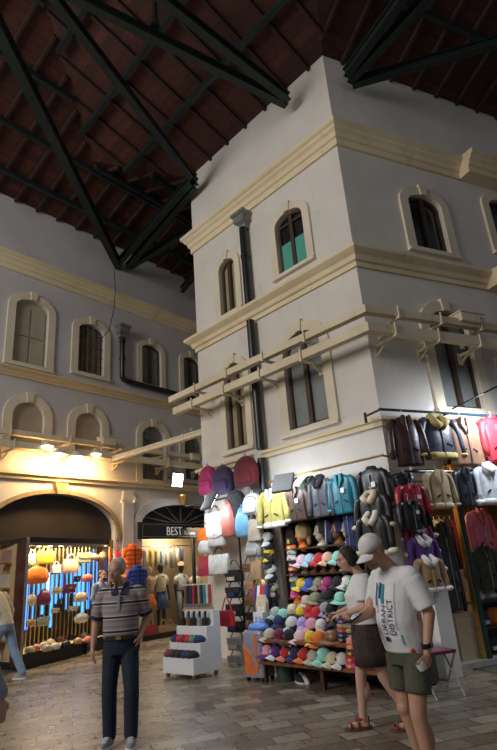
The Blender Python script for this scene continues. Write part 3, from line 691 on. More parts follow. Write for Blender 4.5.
# ================================================================== goods: builders
def ringe(cx, cy, z, rx, ry, n=24, folds=0, amp=0, ph=0, p=2.4):
    out = []
    for i in range(n):
        a = 2*PI*i/n; c, s = math.cos(a), math.sin(a)
        k = 1+amp*math.sin(folds*a+ph)
        out.append((cx+rx*k*math.copysign(abs(c)**(2/p), c), cy+ry*k*math.copysign(abs(s)**(2/p), s), z))
    return out
HANG = mat('hanger_white', (.75, .75, .72), rough=.4)
def garment(name, label, cat, F, box, out, m, m2=None, sleeves=True, fur=None, collar='lapel', rz=0.0, depth=.16, lean=.12, group=None, open_=.0, cuffs=True, folds=7, tag_=False, hood=False, short=False):
    loc, w, h = fit(F, *box, out); t = thing(name, label, cat, loc, F.rz+rz, group); rnd = random.Random(hash_(label))
    m2 = m2 or m; d = depth/2; ph = rnd.random()*6
    wb = .31 if sleeves else .44
    prof = [(0, 1.0), (.05, 1.02), (.25, .98), (.5, .96), (.68, 1.02), (.8, 1.06), (.87, 1.0), (.92, .78), (.955, .42), (.97, .3)]
    rings = []
    for q, k in prof:
        sh = (1-q)
        rings.append(ringe(0, 0, q*h, w*wb*k, d*(.75+.3*math.sin(PI*min(1, q+.1))) if q < .9 else d*.6, 32, folds, .055*sh+.01, ph+q*2))
    MB().loft(rings).build('body', m, t, smooth=True)
    if sleeves:
        for s in (-1, 1):
            sw = rnd.uniform(-.01, .02)*w; L = .55 if short else rnd.uniform(.02, .12)
            pts = [(s*w*.24, 0, h*.87), (s*w*.34, -.01, h*.8), (s*w*.39, -.015, h*.6), (s*w*(.41)+sw, -.03, h*(L+.2)), (s*w*(.43)+sw, -.04, h*L)]
            MB().tube(pts, [w*.085, w*.09, w*.08, w*.072, w*.06], 12).build('sleeve', m, t, smooth=True)
            if fur or cuffs and m2 is not m:
                p = Vector(pts[-1]); e_ = 1.45 if name == 'fur_jacket' else 1; MB().ell(p, (w*.085*e_, w*.075*e_, h*.055*e_), 12, 8).build('cuff', fur or m2, t, smooth=True)
    if fur:
        MB().loft([ringe(0, 0, z, w*wb*1.08*k, d*1.1*k, 28, 9, .05, ph) for z, k in ((-.01, .9), (.0, 1), (h*.09, 1.02), (h*.12, .9))]).build('hem_trim', fur, t, smooth=True)
    cm_ = fur or m2
    if collar == 'lapel':
        g = MB()
        for s in (-1, 1):
            g.prism([(s*.01, h*.62), (s*w*.13, h*.82), (s*w*.1, h*.99), (s*w*.03, h*.97), (s*.02, h*.8)], -d-.03, -d+.03)
        g.build('collar', cm_, t, bevel=.008)
    elif collar == 'stand':
        MB().loft([ringe(0, 0, h*z, w*r, d*.75, 20) for z, r in ((.93, .15), (1.0, .12), (1.01, .10))]).build('collar', cm_, t, smooth=True)
    elif collar == 'fur':
        MB().tube([(-w*.02, -d*1.1, h*.72), (-w*.13, -d, h*.86), (-w*.1, 0, h*.98), (0, d*.4, h*1.0), (w*.1, 0, h*.98), (w*.13, -d, h*.86), (w*.02, -d*1.1, h*.72)], w*.075, 10).build('collar', cm_, t, smooth=True)
    if hood: MB().ell((0, .0, h*.97), (w*.17, d*.9, h*.1), 14, 8).build('hood', cm_, t, smooth=True)
    MB().box(-.006, .006, -d*1.12-.004, -d*.8, h*.03, h*.8).build('zipper', CHROME if not fur else m2, t)
    g = MB()
    for s in (-1, 1): g.beam((s*w*.09, -d*1.02-.004, h*.33), (s*w*.2, -d*1.0-.002, h*.27), .01, .018)
    g.build('pocket', BLACKP, t)
    MB().tube([(0, 0, h*.95), (0, 0, h*1.0+.03), (.02, 0, h+.06), (0, 0, h+.085), (-.02, 0, h+.07)], .005, 6).build('hanger', HANG, t)
    if tag_: MB().box(w*.05, w*.16, -d*1.12-.02, -d*1.12-.015, h*.5, h*.62).build('price_tag', WHITEP, t)
    return t
def hash_(s): return sum((i+1)*ord(c) for i, c in enumerate(s)) % 99991
def puffer(name, label, cat, F, box, out, m, sleeves=False):
    loc, w, h = fit(F, *box, out); t = thing(name, label, cat, loc, F.rz); d = .1
    rings = []; n = 7
    for k in range(n):
        for q, a in ((.05, .9), (.35, 1.03), (.65, 1.03), (.95, .9)):
            z = (k+q)/n*.9; sh = 1 if z < .7 else 1-.5*(z-.7)/.2
            rings.append(ringe(0, 0, z*h, w*.45*a*(.6+.4*sh), d*a, 24))
    MB().loft(rings).build('body', m, t, smooth=True)
    for s in (-1, 1): MB().tube([(s*w*.3, 0, h*.86), (s*w*.42, 0, h*.78), (s*w*.45, 0, h*.6)], [.05, .06, .045], 10).build('armhole_trim', m, t, smooth=True)
    MB().loft([ringe(0, 0, z*h, w*r, d*.8, 18) for z, r in ((.84, .22), (.93, .21), (1.0, .17))]).build('collar', m, t, smooth=True)
    MB().box(-.008, .008, -d*1.06, -d*.8, 0.02, h*.9).build('zipper', BLACKP, t)
    return t
def backpack(name, label, F, box, out, m, rz=0.0, group=None, mz=None):
    loc, w, h = fit(F, *box, out); t = thing(name, label, 'backpack', loc, F.rz+rz, group); d = min(.2, w*.5)
    MB().loft([ringe(0, 0, h*z, w*.5*a, d*.5*b, 24, p=3) for z, a, b in ((0, .8, .7), (.04, .96, .95), (.3, 1, 1), (.6, .97, .95), (.8, .82, .8), (.92, .6, .6), (1, .25, .25))]).build('body', m, t, smooth=True)
    MB().loft([ringe(0, -d*.42, h*z, w*.38*a, d*.24*a, 20, p=3) for z, a in ((.08, .85), (.12, 1), (.4, 1), (.46, .8))]).build('front_pocket', m, t, smooth=True)
    zp_ = [(math.cos(a)*w*.4, -d*.36, h*.62+math.sin(a)*h*.22) for a in [PI*k/10 for k in range(11)]]
    MB().tube(zp_, .006, 5).build('zipper', mz or BLACKP, t)
    for s in (-1, 1): MB().tube([(s*w*.15, d*.3, h*.9), (s*w*.35, d*.5, h*.7), (s*w*.4, d*.5, h*.3), (s*w*.35, d*.35, h*.08)], .014, 6).build('strap', m, t)
    MB().tube([(-.03, 0, h*.97), (-.02, 0, h+.05), (.02, 0, h+.05), (.03, 0, h*.97)], .008, 6).build('grab_loop', m, t)
    return t
def handbag(name, label, F, box, out, m, rz=0.0, kind='tote', group=None, mh=None, lz=0.0):
    loc, w, h = fit(F, *box, out); t = thing(name, label, 'bag', loc, F.rz+rz, group); d = min(.14, w*.4); mh = mh or m
    if kind == 'tote':
        hb = h*.7
        MB().loft([ringe(0, 0, hb*z, w*.5*a, d*.5*b, 24, p=5) for z, a, b in ((0, .86, .9), (.04, .9, 1), (.5, .97, .8), (1, 1, .35))]).build('body', m, t, smooth='auto')
        for s in (-1, 1):
            MB().tube([(math.cos(a)*w*.24, s*d*.15, hb*.92+math.sin(a)*h*.3) for a in [PI*k/10 for k in range(11)]], .009, 6).build('handle', mh, t)
    elif kind == 'clutch':
        MB().loft([ringe(0, 0, h*z, w*.5*a, d*.5*b, 24, p=5) for z, a, b in ((0, .94, .8), (.06, 1, 1), (.7, 1, .8), (1, .96, .4))]).build('body', m, t, smooth='auto')
        MB().prism([(-w*.5, h), (w*.5, h), (w*.48, h*.5), (0, h*.38), (-w*.48, h*.5)], -d*.52-.006, -d*.3).build('flap', m, t, bevel=.004)
        MB().tube([(-w*.12, -d*.55, h*.62), (0, -d*.6, h*.5), (w*.12, -d*.55, h*.62)], .008, 6).build('clasp_chain', GOLD, t)
    elif kind == 'slouch':
        MB().loft([ringe(0, 0, h*z, w*.5*a, d*.6*b, 28, 7, .06, z*3) for z, a, b in ((0, .6, .5), (.06, .85, .9), (.35, 1, 1), (.7, .85, .8), (1, .45, .35))]).build('body', m, t, smooth=True)
        MB().tube([(-w*.2, 0, h*.95), (0, 0, h*1.12), (w*.2, 0, h*.95)], .012, 6).build('handle', mh, t)
    elif kind == 'shell':
        g = MB(); g.loft([ringe(0, 0, h*z, w*.5*a, d*.6*b, 36, 12, .04) for z, a, b in ((0, .5, .4), (.12, .85, .8), (.45, 1, 1), (.75, .9, .9), (.95, .5, .6), (1, .2, .2))]); g.build('body', m, t, smooth=True)
        MB().tube([(-w*.3, -d*.2, h*.85), (0, -d*.3, h*1.0), (w*.3, -d*.2, h*.85)], .008, 6).build('frame_clasp', GOLD, t)
    elif kind == 'shoulder':
        hb = h*.55
        MB().loft([ringe(0, 0, hb*z, w*.5*a, d*.5*b, 24, p=5) for z, a, b in ((0, .92, .9), (.06, 1, 1), (.6, 1, .9), (1, .9, .5))]).build('body', m, t, smooth='auto')
        MB().prism([(-w*.48, hb*1.0), (w*.48, hb*1.0), (w*.46, hb*.45), (-w*.46, hb*.45)], -d*.5-.008, -d*.2).build('flap', m, t, bevel=.005)
        MB().tube([(-w*.45, 0, hb*.9), (-w*.1, 0, h), (w*.1, 0, h), (w*.45, 0, hb*.9)], .011, 6).build('strap', mh, t)
    return t
# ---- cap prototypes
def cap_proto():
    t = thing('baseball_cap', '', 'cap', (0, 0, 0)); g = MB(); n = 24
    rings = []
    for j in range(7):
        a = PI/2*j/7; rings.append([(.086*math.cos(a)*math.cos(2*PI*i/n)*(1+.012*math.cos(6*2*PI*i/n)), .098*math.cos(a)*math.sin(2*PI*i/n), .02+.115*math.sin(a)**.85) for i in range(n)])
    rings.insert(0, [(p[0]*.97, p[1]*.97, 0) for p in rings[0]]); g.loft(rings, caps=True); g.build('crown', WHITEP, t, smooth=True)
    g = MB(); A = []
    for th in (-.007, 0):
        for r in range(5):
            f = r/4; A.append([])
            for i in range(11):
                u = -1+2*i/10; x = .085*u*(1-.05*f); y = -.055*math.sqrt(max(0, 1-u*u*.8))-.03-.095*f*math.sqrt(max(.08, 1-u*u)); A[-1].append((x, y, .024-.04*u*u-.035*f+th))
    g.loft([A[k] for k in range(5)], caps=False, closed=False); g.loft([A[k] for k in range(5, 10)], caps=False, closed=False)
    edge = [[A[k][0] for k in range(5)], [A[k+5][0] for k in range(5)]]; g.loft(edge, caps=False, closed=False)
    g.loft([[A[k][10] for k in range(5)], [A[k+5][10] for k in range(5)]], caps=False, closed=False); g.loft([A[4], A[9]], caps=False, closed=False)
    g.build('brim', WHITEP, t, smooth='auto')
    g = MB(); g.ell((0, 0, .136), (.009, .009, .006), 8, 5); g.build('button', WHITEP, t)
    g = MB(); g.box(-.022, .022, -.098, -.088, .045, .08); g.build('front_badge', WHITEP, t)
    return t
CAPP = cap_proto(); USED = {}
def place(key, proto, loc, rz, label, group, recolor, scale=1.0):
    """first call moves the prototype itself, later calls copy it"""
    if key not in USED:
        USED[key] = True; KEEP[key] = proto
        r = proto; r.location = loc; r.rotation_euler = (0, 0, rz); r['label'] = label; r['group'] = group
        r.scale = (scale,)*3 if not isinstance(scale, tuple) else scale
        for ch in r.children:
            k = ch.name.split('.')[0]
            if k in recolor: ch.material_slots[0].link = 'OBJECT'; ch.material_slots[0].material = recolor[k]
        return r
    return dup(proto, loc, rz, label, group, scale, recolor)
KEEP = {}
COL = dict(pink=(.85, .38, .55), lpink=(.9, .6, .7), yellow=(.85, .6, .04), blue=(.05, .1, .5), lblue=(.45, .7, .85), red=(.6, .03, .04), peach=(.9, .5, .36), mint=(.35, .75, .62), orange=(.9, .22, .03),
           olive=(.25, .25, .15), magenta=(.42, .04, .2), black=(.015, .015, .018), white=(.8, .8, .78), green=(.05, .35, .12), beige=(.6, .52, .4), navy=(.02, .03, .12), lavender=(.5, .42, .8), purple=(.09, .03, .2),
           maroon=(.16, .02, .06), grey=(.35, .36, .36), greymint=(.42, .55, .5), brown=(.2, .09, .04), tan=(.5, .33, .18), hotpink=(.9, .08, .4), coral=(.85, .25, .2), cream=(.8, .7, .5), dgreen=(.02, .12, .08), denim=(.06, .1, .22), teal=(.03, .35, .42), cobalt=(.03, .08, .45))
COL = {k: tuple(q*(.82 if max(v) > .3 else 1) for q in v) for k, v in COL.items()}
def CM(c): return cloth(c, COL[c])
def LM(c): return leather(c, COL[c])
def cap(F, px, py, out, c, label, group, rz=0.0, brim=None, badge=None, s=1.0, tilt=0.0):
    x, z = F.at(px, py, out); loc = F.w(x, out, z)
    r = place('cap', CAPP, loc, F.rz+rz, label, group, {'crown': CM(c), 'brim': CM(brim or c), 'button': CM(c), 'front_badge': CM(badge or c)}, s)
    if tilt: r.rotation_euler = (tilt, 0, F.rz+rz)
    return r
# ---- foam head prototype
def head_proto():
    t = thing('foam_head', '', 'foam head', (0, 0, 0)); g = MB()
    g.ell((0, .0, .2), (.07, .088, .105), 16, 12); g.ell((0, -.02, .13), (.055, .065, .07)); g.cap((0, .015, .1), (0, .02, .0), .045, .06); g.cap((0, -.088, .185), (0, -.1, .155), .01, .015, 8)
    o = g.build('head', LM('brown'), t); remesh(o, .009, 4)
    MB().loft([ringe(0, .01, z, .08*a, .07*a, 16) for z, a in ((0, 1), (.02, 1), (.04, .7))]).build('neck_base', LM('brown'), t)
    return t
HEADP = head_proto()
def dhead(F, px, py, out, m, label, group, rz=0.0, s=1.0):
    x, z = F.at(px, py, out)
    return place('head', HEADP, F.w(x, out, z), F.rz+rz, label, group, {'head': m, 'neck_base': m}, s)
# ---- beanie prototype
def beanie_proto():
    t = thing('beanie', '', 'beanie', (0, 0, 0)); n = 20
    MB().loft([[(.09*a*math.cos(2*PI*i/n), .055*a*math.sin(2*PI*i/n), z) for i in range(n)] for z, a in ((.05, 1), (.1, .97), (.15, .8), (.19, .45), (.2, .1))]).build('crown', WHITEP, t, smooth=True)
    MB().loft([[(.095*a*math.cos(2*PI*i/n), .06*a*math.sin(2*PI*i/n), z) for i in range(n)] for z, a in ((0, .96), (.01, 1.03), (.06, 1.04), (.07, .96))]).build('cuff', WHITEP, t, smooth=True)
    MB().box(-.022, .022, -.068, -.055, .015, .055).build('front_badge', WHITEP, t)
    return t
BEANP = beanie_proto()
def beanie(F, px, py, out, c, cuff, label, group, badge='white', s=1.0, rz=0.0):
    x, z = F.at(px, py, out)
    return place('beanie', BEANP, F.w(x, out, z), F.rz+rz, label, group, {'crown': CM(c), 'cuff': CM(cuff), 'front_badge': CM(badge)}, s)
# ================================================================== hat stall on the left face
st = thing('hat_rack', 'dark hat stall with two red-brown shelves and a slanted upper deck', 'display rack', FL.w(-.7, .86, 0), FL.rz)
XA, XB = -1.14, 1.1
for y in (-.34, .28):
    for x in (XA+.05, .0, XB-.05): MB().box(x-.03, x+.03, y-.03, y+.03, 0, .56).build('leg', DARKWOOD, st)
for z in (.25, .53): MB().box(XA, XB, -.41, .32, z-.012, z+.03).build('shelf', REDWOOD, st, bevel=.004)
XD = .55; MB().add([(XA, -.2, .56), (XD, -.2, .56), (XD, .6, .98), (XA, .6, .98), (XA, -.2, .54), (XD, -.2, .54), (XD, .6, .96), (XA, .6, .96)], [(0, 1, 2, 3), (4, 7, 6, 5), (0, 4, 5, 1), (1, 5, 6, 2), (2, 6, 7, 3), (3, 7, 4, 0)]).build('slanted_deck', mat('dark_deck_cloth', (.02, .018, .02)), st)
MB().box(XA, XB, .33, .6, 0.02, .54).build('back_panel', mat('brown_cartons', (.09, .065, .045), var=.4, scale=4), st)
GRP = 'caps on the lowest shelf of the hat stall'
o1 = 1.2
low = [(268, 654.5, 'pink', 'purple'), (277, 655.5, 'purple', 'white'), (287, 656.5, 'red', 'coral'), (296, 657.5, 'navy', 'white'), (305, 658.5, 'red', 'orange'), (314.5, 660, 'beige', 'beige'), (325, 660.5, 'mint', 'teal'), (333.5, 663, 'cream', 'cream'), (343, 664, 'white', 'black')]
names = ['pink cap, leftmost on the lowest shelf', 'purple cap second from the left on the lowest shelf', 'red and coral cap third from left on the lowest shelf', 'navy and white cap fourth from left on the lowest shelf', 'red cap with orange brim in the middle of the lowest shelf', 'plain beige cap beside the mint cap on the lowest shelf', 'large mint green cap on the lowest shelf', 'small cream cap right of the mint cap on the lowest shelf', 'white cap with dark badge at the right of the lowest shelf']
for (px, py, c, b), nme in zip(low, names): cap(FL, px, py, o1, c, nme, GRP, rz=-.5, brim=b if c in ('red', 'purple', 'pink') else c, badge=b, s=.98 if c != 'mint' else 1.18)
for i, (py, c) in enumerate(((671, 'hotpink'), (664.5, 'red'), (658, 'maroon'), (652, 'coral'))):
    beanie(FL, 354, py-3, o1, c, c, ['hot pink beanie at the bottom of the red stack on the lowest shelf', 'red beanie second from bottom of the red stack', 'maroon beanie second from top of the red stack', 'coral beanie on top of the red stack on the lowest shelf'][i], 'stack of red beanies on the lowest shelf', 'yellow', s=(1.15, 1.3, .72))
G2 = 'caps heaped on the slanted deck of the hat stall'
pile = [ # px, py(base), out, colour, brim, label
 (270, 638, 1.15, 'beige', None, 'beige cap at the left end of the front row on the deck'), (280, 638, 1.15, 'maroon', None, 'dark maroon cap second in the front row on the deck'),
 (290, 639, 1.15, 'black', None, 'black cap with red badge third in the front row on the deck'), (301, 640, 1.15, 'lpink', None, 'tall pale pink cap in the front row on the deck'),
 (311, 641, 1.15, 'yellow', None, 'yellow cap in the front row on the deck'), (320, 641.5, 1.15, 'orange', None, 'orange cap next to the yellow cap in the front row'),
 (268, 628, 1.0, 'black', None, 'black cap at the left of the second row on the deck'), (280, 624, .95, 'navy', None, 'navy cap in the second row on the deck'),
 (293, 626, 1.0, 'white', 'lblue', 'white cap in the second row of the deck, left of lavender'), (303, 627, 1.0, 'lavender', None, 'lavender cap in the second row of the deck'),
 (312.5, 628, 1.0, 'pink', None, 'bright pink cap in the second row on the deck'), (322, 629, 1.0, 'white', None, 'white cap right of the bright pink cap on the deck'),
 (276, 616, .85, 'greymint', None, 'grey-green cap at the left of the third row on the deck'), (284, 618, .88, 'mint', None, 'mint cap in the third row on the deck'),
 (293, 613, .8, 'cream', 'black', 'cream cap with black brim in the third row'), (302, 615, .82, 'yellow', 'black', 'black and yellow cap in the third row on the deck'),
 (311, 613, .8, 'red', None, 'red cap at the back of the deck'), (318, 616, .85, 'red', 'maroon', 'red cap with dark brim in the third row of deck'),
 (326, 612, .78, 'grey', 'lavender', 'grey cap with lilac brim at the back of deck'), (334, 622, .95, 'black', None, 'black cap right of the white cap on the deck'),
 (333, 612, .75, 'black', 'grey', 'black cap at the back right of the deck'), (343, 616, .85, 'black', None, 'black cap in front of the pale mint hat'),
 (352, 620, .9, 'navy', 'black', 'dark navy cap under the hands of the couple'), (345, 629, 1.05, 'black', None, 'black cap left of the beanie stacks')]
for i, (px, py, o_, c, b, lb) in enumerate(pile): cap(FL, px, py, o_, c, lb, G2, rz=(-.55, .25, -.2, -.7, .5)[i % 5], brim=b, badge='red' if i == 2 else None, s=.98, tilt=.12*((i % 3)-1)+.1)
def bucket(F, px, py, out, m, label, s=1.0, group='soft hats on the slanted deck'):
    x, z = F.at(px, py, out); t = thing('soft_hat', label, 'hat', F.w(x, out, z), F.rz, group); n = 24
    MB().loft([ringe(0, 0, z_, r*s, r*s*.95, n) for z_, r in ((.02, .095), (.06, .09), (.11, .078), (.14, .05), (.147, .01))]).build('crown', m, t, smooth=True)
    MB().loft([[(r*s*math.cos(2*PI*i/n), r*s*math.sin(2*PI*i/n), z_+.012*math.sin(4*PI*i/n)) for i in range(n)] for z_, r in ((.03, .09), (.02, .13), (0, .165), (-.006, .163), (.01, .12), (.02, .088))], caps=False).build('brim', m, t, smooth=True)
bucket(FL, 333, 642, 1.15, LM('brown'), 'glossy brown leather hat at the front of the deck', 1.15)
bucket(FL, 316, 603, .7, CM('olive'), 'olive soft hat at the back of the deck', 1.0); bucket(FL, 307, 606, .72, CM('beige'), 'beige soft hat at the back of the deck', .9)
bucket(FL, 341, 603, .7, CM('mint'), 'pale mint soft hat at the back right of the deck', .95); bucket(FL, 327, 601, .65, CM('black'), 'black soft hat between the olive and mint hats', 1.0)
stk = [((345, [641, 636.5, 632, 627.5, 623, 618.5]), ['black', 'navy', 'red', 'tan', 'purple', 'maroon']), ((354, [641.5, 637, 632.5, 628, 623.5, 619]), ['lblue', 'black', 'yellow', 'olive', 'cream', 'beige'])]
for k, ((px, ys), cs) in enumerate(stk):
    for i, (py, c) in enumerate(zip(ys, cs)):
        beanie(FL, px, py, 1.12, c, c, '%s beanie, number %s from the bottom of the %s beanie stack' % (c if c != 'lblue' else 'light blue', ('one', 'two', 'three', 'four', 'five', 'six')[i], ('left', 'right')[k]), ('left', 'right')[k]+' beanie stack on the deck', 'grey', s=(1.15, 1.3, .62))
# wall shelves with heads and caps above the deck
wr = thing('wall_shelves', 'dark shelf unit with heads and caps on the wall', 'shelf unit', FL.w(-.65, .14, 0), FL.rz)
xa, xb = FL.at(289, 560, .2)[0]+.65, FL.at(352, 560, .2)[0]+.65
zt_ = FL.at(320, 519, .2)[1]
MB().box(xa, xb+.35, .1, .13, .95, zt_).build('back_board', mat('dark_shop_board', (.03, .022, .018), var=.3), wr)
SZ = [FL.at(320, y, .25)[1] for y in (546, 572.5, 597)]
for z in SZ: MB().box(xa, xb+.35, -.2, .12, z-.025, z).build('shelf', DARKWOOD, wr)
for x in (xa, xb+.32): MB().box(x, x+.03, -.2, .12, .95, zt_).build('upright', DARKWOOD, wr)
MB().box(xa-.1, xb+.1, -.22, .12, zt_, zt_+.05).build('top_shelf', mat('dark_green_board', (.02, .06, .05)), wr)
GH = 'heads on the wall shelves of the hat stall'
def zsh(px, z, out):  # pixel row of a shelf height at this column
    lo, hi = 300, 750
    for _ in range(40):
        m_ = (lo+hi)/2
        if FL.at(px, m_, out)[1] > z: lo = m_
        else: hi = m_
    return lo
rows = [(0, [(303, 'orange'), (322, 'beige'), (339, 'brown'), (350, 'beige')], 1.15), (1, [(305, 'tan'), (314, 'brown'), (324, 'brown'), (333, 'brown'), (343, 'beige'), (352, 'tan')], .95), (2, [(304, 'brown'), (312.5, 'tan'), (321.5, 'brown'), (331, 'brown'), (340.5, 'tan'), (351, 'brown')], .95)]
capc = {1: ['lpink', 'lblue', 'red', 'peach', 'mint', 'pink', 'orange'], 2: ['yellow', 'blue', 'olive', 'magenta', 'black', 'white', 'green']}
for r, hs, s in rows:
    rown = ('top', 'middle', 'bottom')[r]; z = SZ[r]
    for i, (px, c) in enumerate(hs):
        dhead(FL, px, zsh(px, z, .22), .22, LM(c), '%s display head, %s from the left on the %s wall shelf' % (c, ('first', 'second', 'third', 'fourth', 'fifth', 'sixth')[i], rown), GH, rz=-.35, s=s)
    if r:
        for i, c in enumerate(capc[r]):
            px = [303, 311, 320, 329, 339, 348.5, 356][i]; z_ = z+.15
            cap(FL, px, zsh(px, z_, .26), .26, c, '%s cap on the %s row of the wall shelves' % ({'lpink': 'pale pink', 'lblue': 'light blue'}.get(c, c), rown), 'caps on the wall shelves', rz=-.6, badge='white' if c in ('blue', 'magenta', 'green', 'red') else 'black' if c == 'white' else None, s=1.1)
# wig and knitted hats on the top-row heads
x, z = FL.at(303, 541, .24); 
t = thing('fur_hat', 'blond fur hat on the orange display head', 'hat', FL.w(x, .22, z+.02), FL.rz); MB().loft([ringe(0, .02, z_, r, r, 24, 8, .05) for z_, r in ((0, .10), (.05, .13), (.18, .13), (.25, .1), (.29, .03))]).build('crown', cloth('blond', (.5, .36, .18)), t, smooth=True)
for s in (-1, 1): MB().ell((s*.1, .02, .0), (.035, .05, .1)).build('ear_flap', MATS['cloth_blond'], t, smooth=True)
beanie(FL, 322, 533, .22, 'black', 'black', 'black beanie on the pale head of the top wall shelf', 'beanies on the top wall shelf', s=1.3, rz=-.3)
beanie(FL, 339, 532, .22, 'navy', 'navy', 'navy beanie on the brown head of the top wall shelf', 'beanies on the top wall shelf', s=1.3, rz=-.3)
x, z = FL.at(329, 542, .3); t = thing('trackpants', 'folded white and navy sports scarf hanging before the top wall shelf', 'scarf', FL.w(x, .3, z), FL.rz)
t.name = 'sports_scarf'; MB().loft([ringe(0, 0, z_, .07, .02, 16, 3, .1) for z_ in (0, .1, .2, .32)]).build('navy_layer', CM('navy'), t, smooth=True); MB().beam((-.03, -.03, .0), (.02, -.035, .33), .035, .01).build('white_stripe', CM('white'), t)
# vertical beanie strip at the left of the shelves
strip = [(291, 545, 'black', 'black', 'yellow'), (291.5, 549.5, 'orange', 'orange', 'white'), (292, 554.5, 'greymint', 'greymint', 'olive'), (292, 560.5, 'white', 'white', 'red'), (293, 566.5, 'black', 'black', 'white'), (293.5, 571, 'orange', 'orange', 'white'), (294, 576.5, 'black', 'black', 'hotpink'), (294.5, 582, 'grey', 'grey', 'yellow'), (295.5, 589.5, 'dgreen', 'dgreen', 'white'), (295.5, 598, 'hotpink', 'hotpink', 'yellow'), (299, 605, 'orange', 'orange', 'orange')]
bl = ['tall black beanie at the top of the hanging beanie strip', 'bright orange beanie just below the top one of the strip', 'grey-green beanie third in the hanging strip', 'white beanie with red dot in the hanging strip', 'black beanie below the white one in the strip', 'orange beanie in the middle of the hanging strip', 'black beanie with pink badge in the hanging strip', 'grey beanie with yellow badge in the strip', 'dark green beanie in the lower half of the strip', 'hot pink beanie near the bottom of the strip', 'orange beanie at the bottom of the strip']
for i, (px, py, c, cu, bd) in enumerate(strip): beanie(FL, px, py, .3, c, cu, bl[i], 'beanies on the hanging strip', bd, s=(1.05, .9, 1.6 if i == 0 else .75))
cs2 = [(268.5, 540, 'white', 'black'), (269.5, 549, 'black', 'white'), (270, 555, 'yellow', 'black'), (271, 562, 'black', 'white'), (272, 572, 'white', 'white'), (273, 581, 'black', 'grey'), (274, 590, 'beige', 'beige'), (275, 600, 'black', 'black')]
for i, (px, py, c, bd) in enumerate(cs2): cap(FL, px, py, .28, c, '%s cap, %s from the top in the hanging cap column' % (c, ('first', 'second', 'third', 'fourth', 'fifth', 'sixth', 'seventh', 'eighth')[i]), 'caps in the hanging column', rz=-.2, badge=bd, s=1.05, tilt=.5)
# things below and beside the stall
x, z = FL.loc(zplane(288, 684, 0))[0], 0
t = thing('bucket', 'dark green plastic bucket under the hat stall', 'bucket', zplane(286, 681, 0), FL.rz)
MB().loft([[(r*math.cos(2*PI*k/20), r*math.sin(2*PI*k/20), z_) for k in range(20)] for z_, r in ((0, .11), (.21, .14), (.21, .15), (.235, .15), (.23, .13), (.03, .1))], caps=True).build('pail', mat('green_plastic', (.03, .07, .05), rough=.4), t, smooth='auto')
for i, (px, c) in enumerate(((300, 'black'), (305, 'white'))):
    t = thing('trainer', ['black trainer beside the bucket under the hat stall', 'white trainer beside the bucket under the hat stall'][i], 'shoe', zplane(px, 683, 0), FL.rz+1.2)
    MB().loft([ringe(0, y, z_, .04*a, .12*a, 16) for z_, a, y in ((0, 1, 0), (.03, 1, 0), (.06, .85, .02), (.1, .5, .06))]).build('upper', CM(c), t, smooth=True); MB().loft([ringe(0, 0, z_, .043, .125, 16) for z_ in (0, .02)]).build('sole', WHITEP, t)
# ================================================================== suitcase wrapped in plastic
a_, b_ = zplane(245, 682, 0), zplane(266, 685, 0)
mid = (a_+b_)/2+FL.y*.2-FL.x*.1
t = thing('suitcase', 'orange and grey upright wheeled suitcase wrapped in clear plastic', 'suitcase', mid, FL.rz+.12)
SC1 = mat('grey_lilac_shell', (.28, .27, .36), rough=.2, coat=.6); SC2 = mat('orange_shell_panel', (.75, .16, .03), rough=.2, coat=.6)
MB().loft([ringe(0, 0, z_, .19*a, .15*a, 28, p=6) for z_, a in ((.06, .95), (.09, 1), (.62, 1), (.66, .95), (.675, .85))]).build('shell', SC1, t, smooth='auto')
MB().add([(-.14, -.153, .1), (.06, -.153, .1), (-.06, -.153, .42), (-.17, -.153, .5)], [(0, 1, 2, 3)]).prism([(-.14, .1), (.05, .1), (-.08, .42), (-.17, .5)], -.156, -.14).build('orange_panel', SC2, t)
MB().tube([(-.15, -.158, .46), (0, -.162, .36), (.12, -.158, .2)], .012, 6).build('tan_strap', CM('tan'), t); MB().box(.06, .1, -.157, -.14, .12, .62).build('red_stripe', SC2, t)
for x in (-.14, .14):
    for y in (-.1, .1): MB().tube([(x-.015, y, .032), (x+.015, y, .032)], .032, 12).build('wheel', BLACKP, t)
MB().tube([(-.08, .05, .67), (-.08, .05, .73), (.08, .05, .73), (.08, .05, .67)], .012, 6).build('handle', GREYM, t)
t2 = thing('plastic_bag', 'blue plastic bag lying on the wrapped suitcase', 'plastic bag', mid+Vector((0, 0, .68)), FL.rz)
MB().loft([ringe(.04, 0, z_, .17*a, .12*a, 24, 7, .09, z_*30) for z_, a in ((0, 1), (.03, 1.05), (.07, .8), (.1, .3))]).build('bag_body', mat('blue_plastic', (.1, .25, .75), rough=.25, coat=.5), t2, smooth=True)
MB().tube([(.1, 0, .09), (.13, .0, .14), (.16, .02, .09)], .01, 6).build('knot', MATS['blue_plastic'], t2)
t = thing('paper_bag', 'white paper carrier bag with blue print behind the suitcase', 'bag', FL.w(FL.at(261, 628, .75)[0], .75, FL.at(261, 630, .75)[1]), FL.rz)
MB().box(-.11, .11, -.05, .05, 0, .26).build('bag_body', WHITEP, t); MB().box(-.07, -.01, -.055, -.05, .05, .2).box(.02, .07, -.055, -.05, .05, .2).build('blue_print', mat('pale_blue_ink', (.3, .45, .8)), t)
MB().tube([(-.05, 0, .26), (-.04, 0, .33), (.04, 0, .33), (.05, 0, .26)], .006, 6).build('handle', WHITEP, t)
t = thing('paper_stack', 'cream shopping bag on the pole above the white carrier bag', 'bag', FL.w(FL.at(263, 615, .55)[0], .55, FL.at(263, 617, .55)[1]), FL.rz)
